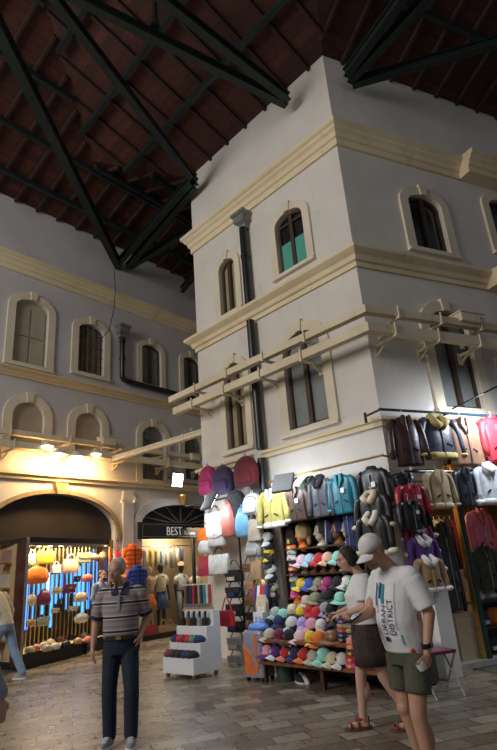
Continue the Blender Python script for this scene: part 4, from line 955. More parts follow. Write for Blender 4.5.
t.name = 'shopping_bag'; MB().prism([(-.1, 0), (.1, 0), (.12, .22), (.06, .34), (-.08, .33), (-.12, .2)], -.04, .04).build('bag_body', CM('cream'), t, bevel=.01); MB().box(-.08, .08, -.045, -.04, .05, .15).build('white_label', WHITEP, t)
# ================================================================== garments on the left face rail
def rail(F, p, q, out, label, m=STEEL, r=.018, brackets=2):
    x0, z0 = F.at(*p, out); x1, z1 = F.at(*q, out); z = (z0+z1)/2; t = thing('clothes_rail', label, 'clothes rail', F.w((x0+x1)/2, out, z), F.rz); L = abs(x1-x0)/2
    MB().tube([(-L, 0, 0), (L, 0, 0)], r, 8).build('rail', m, t)
    for k in range(brackets):
        x = -L+.03+(2*L-.06)*k/max(1, brackets-1); MB().tube([(x, 0, 0), (x, out, 0)], r*.8, 6).tube([(x, out-.01, -.1), (x, out-.01, .06)], r, 6).build('bracket', BLACKP, t)
    return t
rail(FL, (268, 477), (384, 461), .45, 'yellow and black clothes rail on brackets over the hat stall', GOLD)
x0 = FL.at(283, 515, .42)
garment('winter_jacket', 'yellow jacket with white fur cuffs hanging left of the rail', 'jacket', FL, (258, 488, 291, 527), .45, cloth('pale_yellow', (.48, .42, .12)), fur=cloth('white_fur', (.8, .8, .78)))
garment('leather_jacket', 'brown leather jacket next to the yellow one on the rail', 'jacket', FL, (285, 486, 312, 521), .45, leather('worn_brown', (.075, .045, .035)), cuffs=False, tag_=True)
garment('leather_jacket', 'dark green coat with black fur collar behind the brown jacket', 'jacket', FL, (300, 477, 324, 512), .3, CM('dgreen'), fur=cloth('black_fur', (.02, .02, .02)), collar='fur')
garment('winter_jacket', 'grey jacket with black hood fur on the rail, left of turquoise', 'jacket', FL, (308, 476, 336, 517), .45, mat('cloth_steel', (.10, .11, .14), rough=.35), fur=None, collar='fur', m2=cloth('black_fur2', (.02, .02, .025)), hood=True)
garment('leather_jacket', 'turquoise leather jacket on the rail over the hat stall', 'jacket', FL, (328, 473, 360, 514), .45, leather('turquoise', (.02, .17, .24)), m2=LM('teal'), tag_=True)
garment('fur_jacket', 'black jacket with tag strip at the right end of the rail', 'jacket', FL, (356, 466, 393, 510), .4, LM('black'), m2=cloth('dark_fur', (.04, .03, .03)), collar='stand', tag_=True)
garment('fur_jacket', 'dark jacket with beige fur lining under the black jacket', 'jacket', FL, (354, 492, 394, 530), .5, LM('black'), fur=cloth('beige_fur', (.6, .48, .32)), collar='fur')
garment('fur_jacket', 'grey jacket with cream fur collar, lowest of the right column on the stall', 'jacket', FL, (356, 512, 396, 556), .56, LM('black'), fur=cloth('cream_fur', (.62, .55, .45)), collar='fur')
garment('trousers', 'dark navy tracksuit hanging below the turquoise jacket', 'clothes', FL, (344, 508, 360, 548), .35, CM('navy'), sleeves=False, collar='none')
# ================================================================== bags on the left strip
t = thing('bag_rail', 'dark rail with hanging strips of bags left of the downpipe', 'rail', FL.w(-4.0, .35, FL.at(230, 497, .35)[1]), FL.rz)
MB().tube([(-.75, 0, 0), (.75, 0, 0)], .018, 8).build('rail', BLACKP, t)
for x in (-.7, .7): MB().tube([(x, 0, 0), (x, .35, 0)], .014, 6).build('bracket', BLACKP, t)
gp = 'backpacks hung along the ledge'
backpack('backpack', 'pink backpack hung at the left end of the ledge', FL, (200, 466, 216, 494), .28, cloth('fuchsia', (.30, .015, .09)), group=gp)
backpack('backpack', 'purple backpack hung between the pink and red ones', FL, (213, 466, 233, 494), .3, cloth('violet', (.03, .015, .06)), group=gp)
backpack('backpack', 'dark red backpack hung beside the downpipe', FL, (235, 456, 257, 486), .36, cloth('wine', (.12, .008, .015)), group=gp)
backpack('backpack', 'white backpack high on the bag strip', FL, (244, 493, 261, 515), .35, cloth('off_white', (.7, .72, .74)))
backpack('backpack', 'silver grey backpack below the beige tote', FL, (247, 537, 262, 557), .35, mat('silver_fabric', (.36, .37, .36), rough=.4))
backpack('backpack', 'black backpack behind the red and blue bags', FL, (226, 490, 246, 520), .3, CM('black'))
handbag('shoulder_bag', 'red shoulder bag hanging beside the light blue bag', FL, (221, 504, 235, 537), .42, LM('coral'), kind='slouch')
handbag('shoulder_bag', 'light blue bag in the bag strip', FL, (236, 508, 249, 537), .42, leather('sky', (.2, .5, .8)), kind='slouch')
handbag('tote_bag', 'large pale tote near the top left of bag strip', FL, (205, 504, 224, 532), .35, LM('white'), kind='tote', mh=BLACKP)
handbag('tote_bag', 'orange bag at the left of the bag strip', FL, (198, 522, 213, 541), .38, LM('orange'), kind='tote', mh=BLACKP)
handbag('tote_bag', 'white rectangular bag right of the orange bag', FL, (209, 526, 225, 546), .42, LM('white'), kind='clutch')
handbag('tote_bag', 'white round bag below the orange bag', FL, (199, 538, 212, 554), .4, LM('white'), kind='slouch', mh=BLACKP)
handbag('tote_bag', 'dark red tote left of the white tote', FL, (199, 548, 212, 576), .38, leather('wine_red', (.4, .03, .07)), kind='tote')
handbag('tote_bag', 'white tote with black handles in the bag strip', FL, (209, 546, 229, 574), .42, LM('white'), kind='tote', mh=BLACKP)
handbag('tote_bag', 'beige tote below the white backpack', FL, (248, 510, 262, 541), .4, LM('beige'), kind='tote')
handbag('tote_bag', 'tan narrow bag below the silver backpack', FL, (251, 553, 262, 579), .4, LM('tan'), kind='tote')
handbag('tote_bag', 'striped red white and navy bag low on the strip', FL, (253, 577, 269, 605), .45, stripes('bag_stripe', [(0, (.05, .06, .2)), (.3, (.8, .8, .8)), (.55, (.5, .03, .05))], 'X', .26, off=.5), kind='tote', mh=GOLD)
for i, (x0_, y0_, x1_, y1_, c) in enumerate([(244, 557, 253, 572, 'brown'), (246, 573, 256, 589, 'tan'), (246, 590, 256, 605, 'brown'), (247, 606, 257, 620, 'black'), (247, 620, 257, 634, 'brown')]):
    handbag('small_bag', ['brown small bag, top of the brown bag column', 'tan small bag second in the brown bag column', 'brown small bag in the middle of the brown column', 'black small bag fourth in the brown bag column', 'brown small bag at the foot of the brown column'][i], FL, (x0_, y0_, x1_, y1_), .3, LM(c), kind='shoulder', group='small bags in the brown column')
for i, (y0_, y1_) in enumerate([(560, 582), (578, 598), (594, 616), (612, 632), (628, 650), (646, 668)]):
    t = handbag('shoulder_bag', 'dark shoulder bag with grey pockets, %s from the top of the long column' % ('first', 'second', 'third', 'fourth', 'fifth', 'sixth')[i], FL, (227+i*.6, y0_, 242+i*.6, y1_), .36, LM('black') if i < 4 else LM('grey'), kind='shoulder', group='dark shoulder bags in the long column')
    MB().box(-.09, .09, -.115, -.085, .03, .09).build('front_pocket', LM('beige') if i in (0, 2, 4, 5) else LM('navy'), t)
handbag('small_bag', 'small red shoulder bag hanging on the right side of the white cart', FL, (221, 598, 233, 626), .75, leather('bright_red', (.55, .02, .04)), kind='shoulder')
MB().tube([(0, 0, 0), (0, 0, FL.at(232, 500, .3)[1])], .02, 8).build('bag_pole', BLACKP, None, FL.w(FL.at(241, 580, .3)[0], .28, 0), FL.rz)
tag(bpy.data.objects['bag_pole'], 'black pole between the columns of bags', 'pole')
for i, (px, py, lb) in enumerate([(209, 501, 'grey flat floodlight tilted over the bag strip'), (283, 483, 'grey flat floodlight tilted over the yellow jacket')]):
    o_ = .75; x, z = FL.at(px, py, o_); flood(lb, FL.w(x, o_, z), FL.rz+(.3 if i else -.2), math.radians(150), .36, .34, LEDF)
# ================================================================== stepped white cart
c1, c2, c3 = zplane(163, 677.5), zplane(194, 681), zplane(228, 675.5)
ux = (c2-c1).normalized(); wid = (c2-c1).length; dep = max(.6, (c3-c2).length)
cart = thing('display_cart', 'white stepped display cart on castors in front of the bags', 'display cart', (c1+c2)/2, math.atan2(ux.y, ux.x))
# profile in depth (y) and height (z)
hz = .07; k = dep/4
hts = [.30, .50, .72, .95]
pr = [(0, hz), (0, hts[0]), (k, hts[0]), (k, hts[1]), (2*k, hts[1]), (2*k, hts[2]), (3*k, hts[2]), (3*k, hts[3]), (4*k, hts[3]), (4*k, hz)]
MB().prism(pr, -wid/2, wid/2, 'yz').build('body', mat('white_laminate', (.75, .77, .8), rough=.3, var=.03), cart, bevel=.004)
for x in (-wid/2+.06, wid/2-.06):
    for y in (.06, dep-.08): MB().tube([(x-.012, y, .035), (x+.012, y, .035)], .035, 12).box(x-.02, x+.02, y-.02, y+.02, .05, .075).build('castor', GREYM, cart)
MB().add([], []).box(-wid/2+.03, wid/2-.01, 3.1*k, 3.1*k+.02, .98, 1.36).build('tie_board', mat('pale_board', (.6, .58, .52)), cart); MB().box(-wid/2+.02, wid/2, 2.9*k, 3.3*k, .96, .985).build('wood_ledge', WOOD, cart)
def cw(x, y, z): return cart.location+Matrix.Rotation(cart.rotation_euler.z, 3, 'Z') @ Vector((x, y, z))
belts = ['brown', 'black', 'navy', 'red', 'black', 'tan', 'navy', 'teal', 'white', 'red']
for i, c in enumerate(belts):
    x = -wid/2+.08+i*(wid-.13)/9
    t = thing('belt', '%s belt hanging %s on the board of the white cart' % (c, 'at position %s from the left' % ('one', 'two', 'three', 'four', 'five', 'six', 'seven', 'eight', 'nine', 'ten')[i]), 'belt', cw(x, 2.95*k, 1.0), cart.rotation_euler.z, 'belts on the cart board')
    MB().box(-.022, .022, 0, .012, 0, .34).build('strap', LM(c), t); MB().box(-.027, .027, -.008, .0, 0, .05).build('buckle', CHROME, t)
def heap(step, n, cols, nm, lab, cat, grp, kind):
    y = (step+.5)*k; z = hts[step]
    for i in range(n):
        x = -wid/2+.1+i*(wid-.2)/max(1, n-1); c = cols[i % len(cols)]
        t = thing(nm, lab % (c, ('first', 'second', 'third', 'fourth', 'fifth', 'sixth', 'seventh')[i]), cat, cw(x, y, z), cart.rotation_euler.z+random.uniform(-.3, .3), grp)
        if kind == 'wallet': MB().cbox((0, 0, .04), (.12, .1, .08)).build('body', LM(c), t, bevel=.012); MB().cbox((0, -.055, .045), (.07, .01, .03)).build('metal_plate', CHROME, t)
        elif kind == 'tall': MB().cbox((0, 0, .06), (.1, .08, .12)).build('body', LM(c), t, bevel=.01); MB().cbox((0, 0, .17), (.03, .03, .1)).build('stand', BLACKP, t)
        else: MB().loft([ringe(0, 0, z_, .085*a, .09*a, 18, 5, .08, i) for z_, a in ((0, 1), (.04, 1.05), (.08, .8), (.1, .35))]).build('body', CM(c), t, smooth=True); MB().tube([(-.06, -.02, .07), (0, -.05, .1), (.06, 0, .07)], .015, 6).build('strap', CM(c), t)
heap(2, 5, ['black', 'brown', 'black', 'grey', 'black'], 'boxed_belt', '%s belt box, %s from the left on the third step of the cart', 'box', 'belt boxes on the third cart step', 'tall')
heap(1, 6, ['navy', 'red', 'maroon', 'red', 'green', 'navy'], 'pouch', '%s pouch, %s from the left on the second cart step', 'pouch', 'pouches on the second cart step', 'p')
heap(0, 5, ['maroon', 'black', 'black', 'navy', 'black'], 'waist_bag', '%s waist bag, %s from the left on the lowest cart step', 'bag', 'waist bags on the lowest cart step', 'p')
# ================================================================== right face garments
rail(FR, (379, 409), (510, 417), .4, 'long dark rail above the first row of leather jackets', mat('dark_blue_rail', (.02, .05, .08), rough=.3), .022, 3)
rail(FR, (404, 471), (510, 472), .4, 'second dark rail below the first row of jackets', mat('dark_blue_rail', (.02, .05, .08)), .02, 2)
r_ = thing('awning_rod', 'slanting thin black rod crossing the lower window of the right face', 'rod', FR.pt(452, 409, .4), FR.rz); q_ = FR.pt(500, 385, .9)-FR.pt(452, 409, .4)
MB().tube([(0, 0, 0), Matrix.Rotation(-FR.rz, 3, 'Z') @ q_], .014, 6).build('rod', BLACKP, r_)
garment('leather_jacket', 'dark brown leather jacket at the left end of the upper rail', 'jacket', FR, (387, 416, 425, 466), .42, leather('espresso', (.06, .03, .025)), cuffs=False, rz=-.1)
garment('leather_jacket', 'black shearling jacket with yellow fur collar on the upper rail', 'jacket', FR, (415, 417, 461, 458), .42, leather('blue_black', (.06, .07, .11)), fur=cloth('mustard_fur', (.62, .48, .18)), collar='fur')
garment('leather_vest', 'tan leather vest on the upper rail', 'vest', FR, (446, 418, 482, 466), .42, leather('light_tan', (.36, .2, .13)), sleeves=False)
garment('leather_jacket', 'dark brown jacket behind the tan vest', 'jacket', FR, (440, 420, 462, 466), .3, leather('espresso', (.06, .03, .025)), sleeves=False)
garment('leather_jacket', 'red leather jacket at the right end of the upper rail', 'jacket', FR, (478, 417, 513, 462), .42, leather('lipstick', (.62, .05, .07)), cuffs=False, collar='stand')
garment('leather_vest', 'black leather vest at the left of the second row', 'vest', FR, (395, 473, 417, 506), .36, LM('black'), sleeves=False)
garment('leather_jacket', 'red leather jacket below the black vest in the second row', 'jacket', FR, (394, 484, 428, 516), .45, leather('deep_red', (.35, .02, .04)), cuffs=False, tag_=True)
garment('leather_jacket', 'small black biker jacket below the red leather jacket', 'jacket', FR, (396, 500, 424, 530), .52, LM('black'), cuffs=False, tag_=True)
garment('shearling_jacket', 'beige shearling jacket in the second row', 'jacket', FR, (422, 470, 455, 508), .42, cloth('sand_suede', (.42, .32, .2)), fur=cloth('sand_fur', (.6, .5, .34)))
garment('winter_jacket', 'orange jacket partly hidden behind the black puffer', 'jacket', FR, (438, 465, 462, 505), .3, cloth('safety_orange', (.9, .35, .02)))
garment('leather_jacket', 'glossy black jacket in the second row left of white fur', 'jacket', FR, (452, 468, 477, 507), .42, leather('gloss_black', (.03, .035, .05)), cuffs=False)
garment('fur_jacket', 'white jacket with thick fur collar at the right of the second row', 'jacket', FR, (472, 463, 504, 504), .42, cloth('ice_white', (.68, .7, .76)), fur=cloth('white_fur', (.8, .8, .78)), collar='fur')
garment('fur_jacket', 'orange jacket behind the white fur jacket at the frame edge', 'jacket', FR, (488, 462, 514, 505), .3, cloth('safety_orange', (.9, .35, .02)))
cc = [((398, 508, 432, 540), 'black jacket with white fur collar, upper of the hanging fur column', 'black', 'white_fur'), ((402, 522, 434, 556), 'dark brown jacket with white fur in the hanging column', 'maroon', 'white_fur'),
      ((406, 536, 440, 572), 'violet jacket with white fur collar in the hanging column', 'purple', 'white_fur'), ((412, 556, 446, 592), 'tan jacket with white fur, lowest of the hanging column', 'tan', 'white_fur')]
for i, (bx, lb, c, f) in enumerate(cc): garment('fur_jacket', lb, 'jacket', FR, bx, .3+.06*i, CM(c), fur=MATS['cloth_'+f], collar='fur')
garment('coat', 'long dark coat hanging just inside the right shop doorway', 'coat', FR, (436, 520, 458, 612), -.15, cloth('charcoal', (.06, .065, .06)), sleeves=True)
garment('leather_jacket', 'pink jacket in the right shop window', 'jacket', FR, (466, 508, 496, 560), -.2, leather('rose', (.75, .18, .25)), cuffs=False)
garment('waxed_jacket', 'dark olive jacket below the pink one in the right shop window', 'jacket', FR, (470, 545, 500, 590), -.15, cloth('dark_olive', (.07, .07, .05)))
t = thing('white_cabinet', 'white narrow cabinet standing beside the teal post', 'cabinet', FR.w(.22, .26, 0), FR.rz)
MB().box(-.15, .12, -.14, .16, 0, 1.38).build('body', WHITEP, t, bevel=.006); MB().box(-.16, .13, -.15, .17, 1.38, 1.41).build('top', WHITEP, t)
# in the doorway: ladder, cartons, inner wall
t = thing('ladder', 'wooden ladder leaning inside the doorway of the right shop', 'ladder', FR.w(.95, -.75, .02), FR.rz)
for x in (-.2, .2): MB().beam((x, -.25, 0), (x+.0, .3, 2.4), .05, .035).build('rail', WOOD, t)
for q in range(1, 8): MB().beam((-.2, -.25+.55*q/8, 2.4*q/8), (.2, -.25+.55*q/8, 2.4*q/8), .03, .03).build('rung', WOOD, t)
for i, (px, py, sz, lb) in enumerate([(474, 656, (.34, .25, .68), 'tall plain cardboard box standing inside the right shop doorway'), (466, 608, (.34, .25, .3), 'square cardboard box above the tall one')]):
    x, z = FR.at(px, py, -.25); x = min(x, 1.03); t = thing('cardboard_box', lb, 'box', FR.w(x, -.25, .02 if i == 0 else .98), FR.rz)
    MB().cbox((0, 0, sz[2]/2), sz).build('carton', mat('kraft_card', (.55, .45, .3), rough=.8, var=.06), t, bevel=.003); MB().cbox((0, -sz[1]/2-.001, sz[2]*.85), (sz[0], .004, .03)).build('tape', mat('tape', (.6, .5, .3), rough=.3), t)
t = thing('side_table', 'dark small table inside the doorway carrying the square cardboard box', 'table', FR.w(.98, -.3, 0), FR.rz)
MB().box(-.2, .2, -.14, .2, .94, .975).build('table_top', DARKWOOD, t)
for x in (-.18, .18):
    for y in (-.1, .18): MB().box(x-.02, x+.02, y-.02, y+.02, 0, .94).build('leg', DARKWOOD, t)
def pile_item(nm, lb, cat, F, px, py, out, r, m, group=None):
    x, z = F.at(px, py, out); t = thing(nm, lb, cat, F.w(x, out, z), F.rz, group)
    MB().loft([ringe(0, 0, z_*r[2], r[0]*a, r[1]*a, 20, 5, .09, px) for z_, a in ((0, .9), (.3, 1), (.7, .85), (1, .35))]).build('body', m, t, smooth=True)
    MB().tube([(-r[0]*.5, -r[1]*.6, r[2]*.6), (0, -r[1]*.8, r[2]*.75), (r[0]*.5, -r[1]*.6, r[2]*.6)], r[2]*.09, 6).build('trim', m, t); return t
# window shelves at the right
ws = thing('shelf_unit', 'dark shelf unit with folded furs in the right shop window', 'shelf unit', FR.w(2.05, -.35, 0), FR.rz)
for z in (.06, .42, .78, 1.12): MB().box(-.72, .75, -.2, .2, z, z+.03).build('shelf', DARKWOOD, ws)
for x in (-.72, .72): MB().box(x, x+.03, -.2, .2, 0, 1.15).build('upright', WHITEP, ws)
MB().box(-.72, .75, .2, .22, 0, 1.15).build('back_board', BROWNBOARD, ws)
for i, (x, z, c, lb) in enumerate([(1.55, 1.15, 'black', 'black folded jacket on top of the right window shelves'), (1.8, 1.15, 'white', 'white fur hat on top of the right window shelves'), (1.75, .81, 'grey', 'grey folded fur on the upper window shelf'), (1.5, .81, 'pink', 'pink folded scarf on the upper window shelf'), (1.5, .45, 'navy', 'navy shoes box bundle on the middle window shelf'), (1.8, .45, 'orange', 'orange bundle on the middle window shelf'), (1.6, .09, 'black', 'black bundle on the bottom window shelf')]):
    t = thing('folded_clothes', lb, 'clothes', FR.w(x, -.3, z), FR.rz, 'folded goods in the right window')
    MB().loft([ringe(0, 0, z_*.24, .14*a, .12*a, 20, 5, .08, i) for z_, a in ((0, .95), (.3, 1), (.7, .9), (1, .5))]).build('body', CM(c), t, smooth=True); MB().cbox((0, -.12, .06), (.14, .02, .05)).build('fold', CM('white'), t)
random.seed(5)
for i in range(9):
    x = 1.75+i*.13; c = ['black', 'brown', 'olive', 'grey', 'tan', 'black', 'maroon', 'beige', 'navy'][i]
    t = thing('hanging_coat', '%s coat, %s in the row at the back of the right shop' % (c, ('first', 'second', 'third', 'fourth', 'fifth', 'sixth', 'seventh', 'eighth', 'ninth')[i]), 'coat', FR.w(x, -1.6, 1.25), FR.rz+1.2, 'coats at the back of the right shop')
    MB().loft([ringe(0, 0, z_*.9, .2*a, .07, 20, 5, .08, i) for z_, a in ((0, 1), (.5, .9), (.85, 1), (.95, .5), (1, .2))]).build('body', CM(c), t, smooth=True); MB().tube([(0, 0, .9), (0, 0, .97)], .006, 5).build('hanger', HANG, t)
o = MB().tube([(0, 0, 0), (1.4, 0, 0)], .016, 8).tube([(0, 0, 0), (0, -0.0, .35)], .008, 6).tube([(1.4, 0, 0), (1.4, 0, .35)], .008, 6).build('coat_rail', CHROME, None, FR.w(1.65, -1.6, 2.22), FR.rz); tag(o, 'chrome coat rail at the back of the right shop', 'clothes rail')
# mat and stool on the floor
p = zplane(478, 676, 0); t = thing('doormat', 'dark grey doormat on the floor before the right shop', 'doormat', FR.w(1.55, .46, 0), FR.rz)
MB().box(-.75, .75, -.33, .3, 0, .012).build('mat_surface', mat('mat_grey', (.12, .12, .10), rough=.95, bump=.4, scale=60), t, bevel=.004); MB().box(-.78, .78, -.36, -.33, 0, .014).box(-.78, .78, .3, .33, 0, .014).build('border', BLACKP, t)
a = zplane(406, 706, 0); b = zplane(449, 697, 0)
t = thing('folding_chair', 'metal framed stool with dark padded seat behind the man in the cap', 'stool', (a+b)/2+Vector((0.22, .2, 0)), math.radians(20))
for x in (-.19, .19): 
    MB().tube([(x, -.17, 0), (x, .12, .45)], .012, 8).build('leg', CHROME, t); MB().tube([(x, .17, 0), (x, -.12, .45)], .012, 8).build('leg', CHROME, t)
MB().tube([(-.19, -.12, .08), (.19, -.12, .08)], .01, 6).build('stretcher', CHROME, t); MB().tube([(-.19, .12, .08), (.19, .12, .08)], .01, 6).build('stretcher', CHROME, t)
MB().box(-.2, .2, -.15, .15, .44, .48).build('seat', LM('maroon'), t, bevel=.015)
# ================================================================== handbags in the display case
dsp = [((28, 549, 36, 565), 'cream', 'tote', 'tall cream bag at the top left of the display case'), ((37, 546, 54, 564), 'yellow', 'tote', 'yellow tote in the top row of the display case'),
 ((51, 561, 61, 573), 'white', 'tote', 'small white bag under the yellow tote'), ((63, 553, 79, 573), 'peach', 'tote', 'peach tote in the middle of the top row'), ((77, 553, 90, 563), 'olive', 'clutch', 'olive clutch bag in the top row of the case'),
 ((90, 554, 99, 560), 'tan', 'shell', 'tan basket bag in the upper right of the case'), ((99, 552, 107, 559), 'tan', 'slouch', 'small tan bag at the top right of the case'),
 ((26, 565, 49, 584), 'orange', 'slouch', 'big orange slouchy bag at the left of the case'), ((82, 574, 93, 582), 'coral', 'shell', 'coral shell shaped bag in the middle of case'),
 ((74, 576, 80, 582), 'black', 'clutch', 'small black bag left of the coral bag'), ((52, 587, 61, 594), 'cream', 'clutch', 'cream purse left of the burgundy clutch'), ((63, 584, 75, 593), 'maroon', 'clutch', 'burgundy clutch with gold chain in the case'),
 ((73, 592, 88, 602), 'cream', 'shell', 'cream shell shaped bag in the middle of the case'), ((37, 590, 51, 605), 'maroon', 'slouch', 'glossy maroon slouchy bag at the left of the case'),
 ((27, 594, 36, 606), 'cream', 'shell', 'pale gold bag at the left edge of the case'), ((56, 597, 64, 611), 'black', 'shoulder', 'black bag with strap low in the case'), ((26, 619, 36, 627), 'tan', 'shell', 'straw bag in the lowest row of the case'),
 ((37, 617, 49, 626), 'greymint', 'clutch', 'pale green clutch in the lowest row of the case'), ((74, 613, 88, 623), 'white', 'shell', 'white shell shaped bag in the lowest row'), ((68, 606, 77, 611), 'cream', 'clutch', 'slim cream purse in the lower right of case'),
 ((51, 608, 59, 613), 'cream', 'clutch', 'slim cream purse in the lower middle of case')]
for bx, c, kd, lb in dsp:
    handbag('handbag', lb, FW, bx, -.22 if bx[0] > 60 else -.15, LM(c), kind=kd, group='handbags in the display case')
fl_ = [(30, 653, 'cream', 'shoe'), (36, 651, 'coral', 'x'), (44, 648, 'white', 'x'), (50, 645, 'cream', 'x'), (55, 650, 'white', 'x'), (60, 642, 'brown', 'x'), (66, 648, 'black', 'x'), (72, 640, 'black', 'x'), (78, 644, 'tan', 'x'), (84, 637, 'beige', 'x'), (88, 643, 'coral', 'x'), (96, 636, 'black', 'x'), (47, 653, 'beige', 'x')]
wd = ['leftmost', 'second', 'third', 'fourth', 'fifth', 'sixth', 'seventh', 'eighth', 'ninth', 'tenth', 'eleventh', 'rightmost', 'frontmost']
for i, (px, py, c, _) in enumerate(fl_):
    p = zplane(px, py, .27); lx, lo = FW.loc(p); lo = min(lo, .45+(-1.3-lx)*.3 if lx < -1.3 else .1); lo = max(lo, -.35)
    # keep it inside the case
    t = thing('small_purse', '%s item, %s on the floor of the display case' % (c, wd[i]), 'purse', FW.w(FW.at(px, py-3, lo)[0], lo, .275), FW.rz, 'small goods on the floor of the case')
    MB().loft([ringe(0, 0, z_, .1*a, .08*a, 18, 5, .1, i) for z_, a in ((0, .9), (.04, 1), (.09, .8), (.12, .3))]).build('body', LM(c), t, smooth=True); MB().tube([(-.05, 0, .09), (0, 0, .15), (.05, 0, .09)], .008, 5).build('handle', GOLD, t)
# ================================================================== outside and inside the BEST shop
puffer('puffer_vest', 'orange quilted vest hanging between the two shop arches', 'vest', FW, (123, 544, 142, 578), .35, cloth('vivid_orange', (.85, .14, .02)))
puffer('puffer_vest', 'blue quilted vest below the orange one', 'vest', FW, (127, 565, 147, 598), .5, cloth('royal', (.02, .05, .28)))
handbag('red_bag', 'thin red strap bag hanging left of the orange vest', FW, (114, 550, 122, 584), .15, LM('red'), kind='slouch')
rc = ['orange', 'white', 'yellow', 'beige', 'lblue', 'white', 'grey', 'cream', 'navy']
for i in range(9):
    x = .55+i*.2
    t = thing('hanging_shirt', '%s shirt, %s from the left on the BEST shop rail' % ({'lblue': 'light blue'}.get(rc[i], rc[i]), ('first', 'second', 'third', 'fourth', 'fifth', 'sixth', 'seventh', 'eighth', 'ninth')[i]), 'shirt', FW.w(x, -.62, 1.72), FW.rz+.9, 'shirts on the rail in the BEST shop')
    MB().loft([ringe(0, 0, z_*.55, .2*a, .05, 20, 5, .08, i) for z_, a in ((0, 1), (.5, .95), (.85, 1.05), (.95, .5), (1, .2))]).build('body', CM(rc[i]), t, smooth=True); MB().tube([(0, 0, .55), (0, 0, .62)], .006, 5).build('hanger', HANG, t)
o = MB().tube([(0, 0, 0), (2.3, 0, 0)], .014, 8).tube([(0, 0, 0), (0, 0, .4)], .007, 6).tube([(2.3, 0, 0), (2.3, 0, .4)], .007, 6).build('shirt_rail', CHROME, None, FW.w(.45, -.62, 2.35), FW.rz); tag(o, 'chrome shirt rail inside the BEST shop', 'clothes rail')
def mannequin(lb, F, px, out, h, top, low, skin, hat=None, head=None, skirt=True, rz=0.0):
    x, _ = F.at(px, 600, out); t = thing('mannequin', lb, 'mannequin', F.w(x, out, .12), F.rz+rz); s = h/1.7
    g = MB()
    g.ell((0, 0, 1.58*s), (.075*s, .09*s, .115*s)); g.cap((0, 0, 1.48*s), (0, 0, 1.38*s), .045*s, .05*s)
    g.cap((-.14*s, 0, 1.36*s), (.14*s, 0, 1.36*s), .055*s, .055*s); g.cap((0, 0, 1.3*s), (0, 0, 1.1*s), .13*s, .1*s); g.cap((0, 0, 1.1*s), (0, 0, .92*s), .1*s, .14*s)
    for q in (-1, 1):
        g.limb([(q*.17*s, 0, 1.36*s), (q*.23*s, .02, 1.1*s), (q*.25*s, -.04, .86*s), (q*.25*s, -.05, .74*s)], [.05*s, .04*s, .028*s, .03*s])
        g.limb([(q*.08*s, 0, .9*s), (q*.09*s, 0, .5*s), (q*.09*s, 0, .08*s)], [.09*s, .055*s, .035*s]); g.cap((q*.09*s, .02, .04*s), (q*.09*s, -.1*s, .03*s), .035*s, .025*s)
    remesh(g.build('body', skin, t), .014, 4)
    g = MB(); g.loft([ringe(0, 0, z*s, rx*s, ry*s, 24, 6, .03) for z, rx, ry in ((.98, .17, .13), (1.1, .14, .11), (1.3, .185, .13), (1.4, .15, .09), (1.43, .07, .06))])
    g.build('top', top, t, smooth=True)
    g = MB()
    for q in (-1, 1): g.tube([(q*.14*s, 0, 1.37*s), (q*.21*s, .01, 1.28*s), (q*.235*s, .02, 1.15*s)], [.06*s, .065*s, .06*s], 10)
    g.build('sleeves', top, t, smooth=True)
    if skirt: MB().loft([ringe(0, 0, z*s, rx*s, ry*s, 32, 9, .06) for z, rx, ry in ((.55, .25, .2), (.8, .19, .15), (1.0, .14, .11))]).build('skirt', low, t, smooth=True)
    else:
        g = MB()
        for q in (-1, 1): g.tube([(q*.08*s, 0, .95*s), (q*.1*s, 0, .5*s), (q*.1*s, 0, .12*s)], [.1*s, .075*s, .065*s], 12)
        g.build('trousers', low, t, smooth=True)
    if hat: MB().loft([[(r*s*math.cos(2*PI*i/20), r*s*math.sin(2*PI*i/20), z*s) for i in range(20)] for z, r in ((1.63, .16), (1.65, .1), (1.73, .09), (1.76, .02))]).build('hat', hat, t, smooth=True)
    return t
BSK = mat('black_mannequin', (.02, .015, .012), rough=.3); SK2 = mat('pale_mannequin', (.6, .45, .32), rough=.4)
mannequin('black mannequin in a hat and white T-shirt in the BEST shop window', FW, 182, -.42, 1.72, CM('white'), CM('grey'), BSK, hat=CM('tan'), skirt=False)
mannequin('mannequin in white top and denim skirt in the BEST shop window', FW, 161, -.42, 1.75, CM('cream'), CM('denim'), BSK)
mannequin('mannequin in orange patterned dress at the left of the BEST window', FW, 149, -.45, 1.7, CM('tan'), CM('orange'), SK2)
mannequin('pale mannequin with cream shirt behind the cart in the BEST shop', FW, 196, -.4, 1.6, CM('cream'), CM('black'), SK2, skirt=False)
for i, (px, c, lb) in enumerate([(150, 'red', 'red bag on the floor of the BEST window'), (163, 'tan', 'tan shopper bag on the floor of the BEST window'), (170, 'tan', 'second tan shopper beside the white cart in the BEST window')]):
    handbag('floor_bag', lb, FW, (px-5, 618, px+6, 641), -.18, LM(c), kind='tote', mh=GOLD)
p = FW.w(-.62, .5, 0)
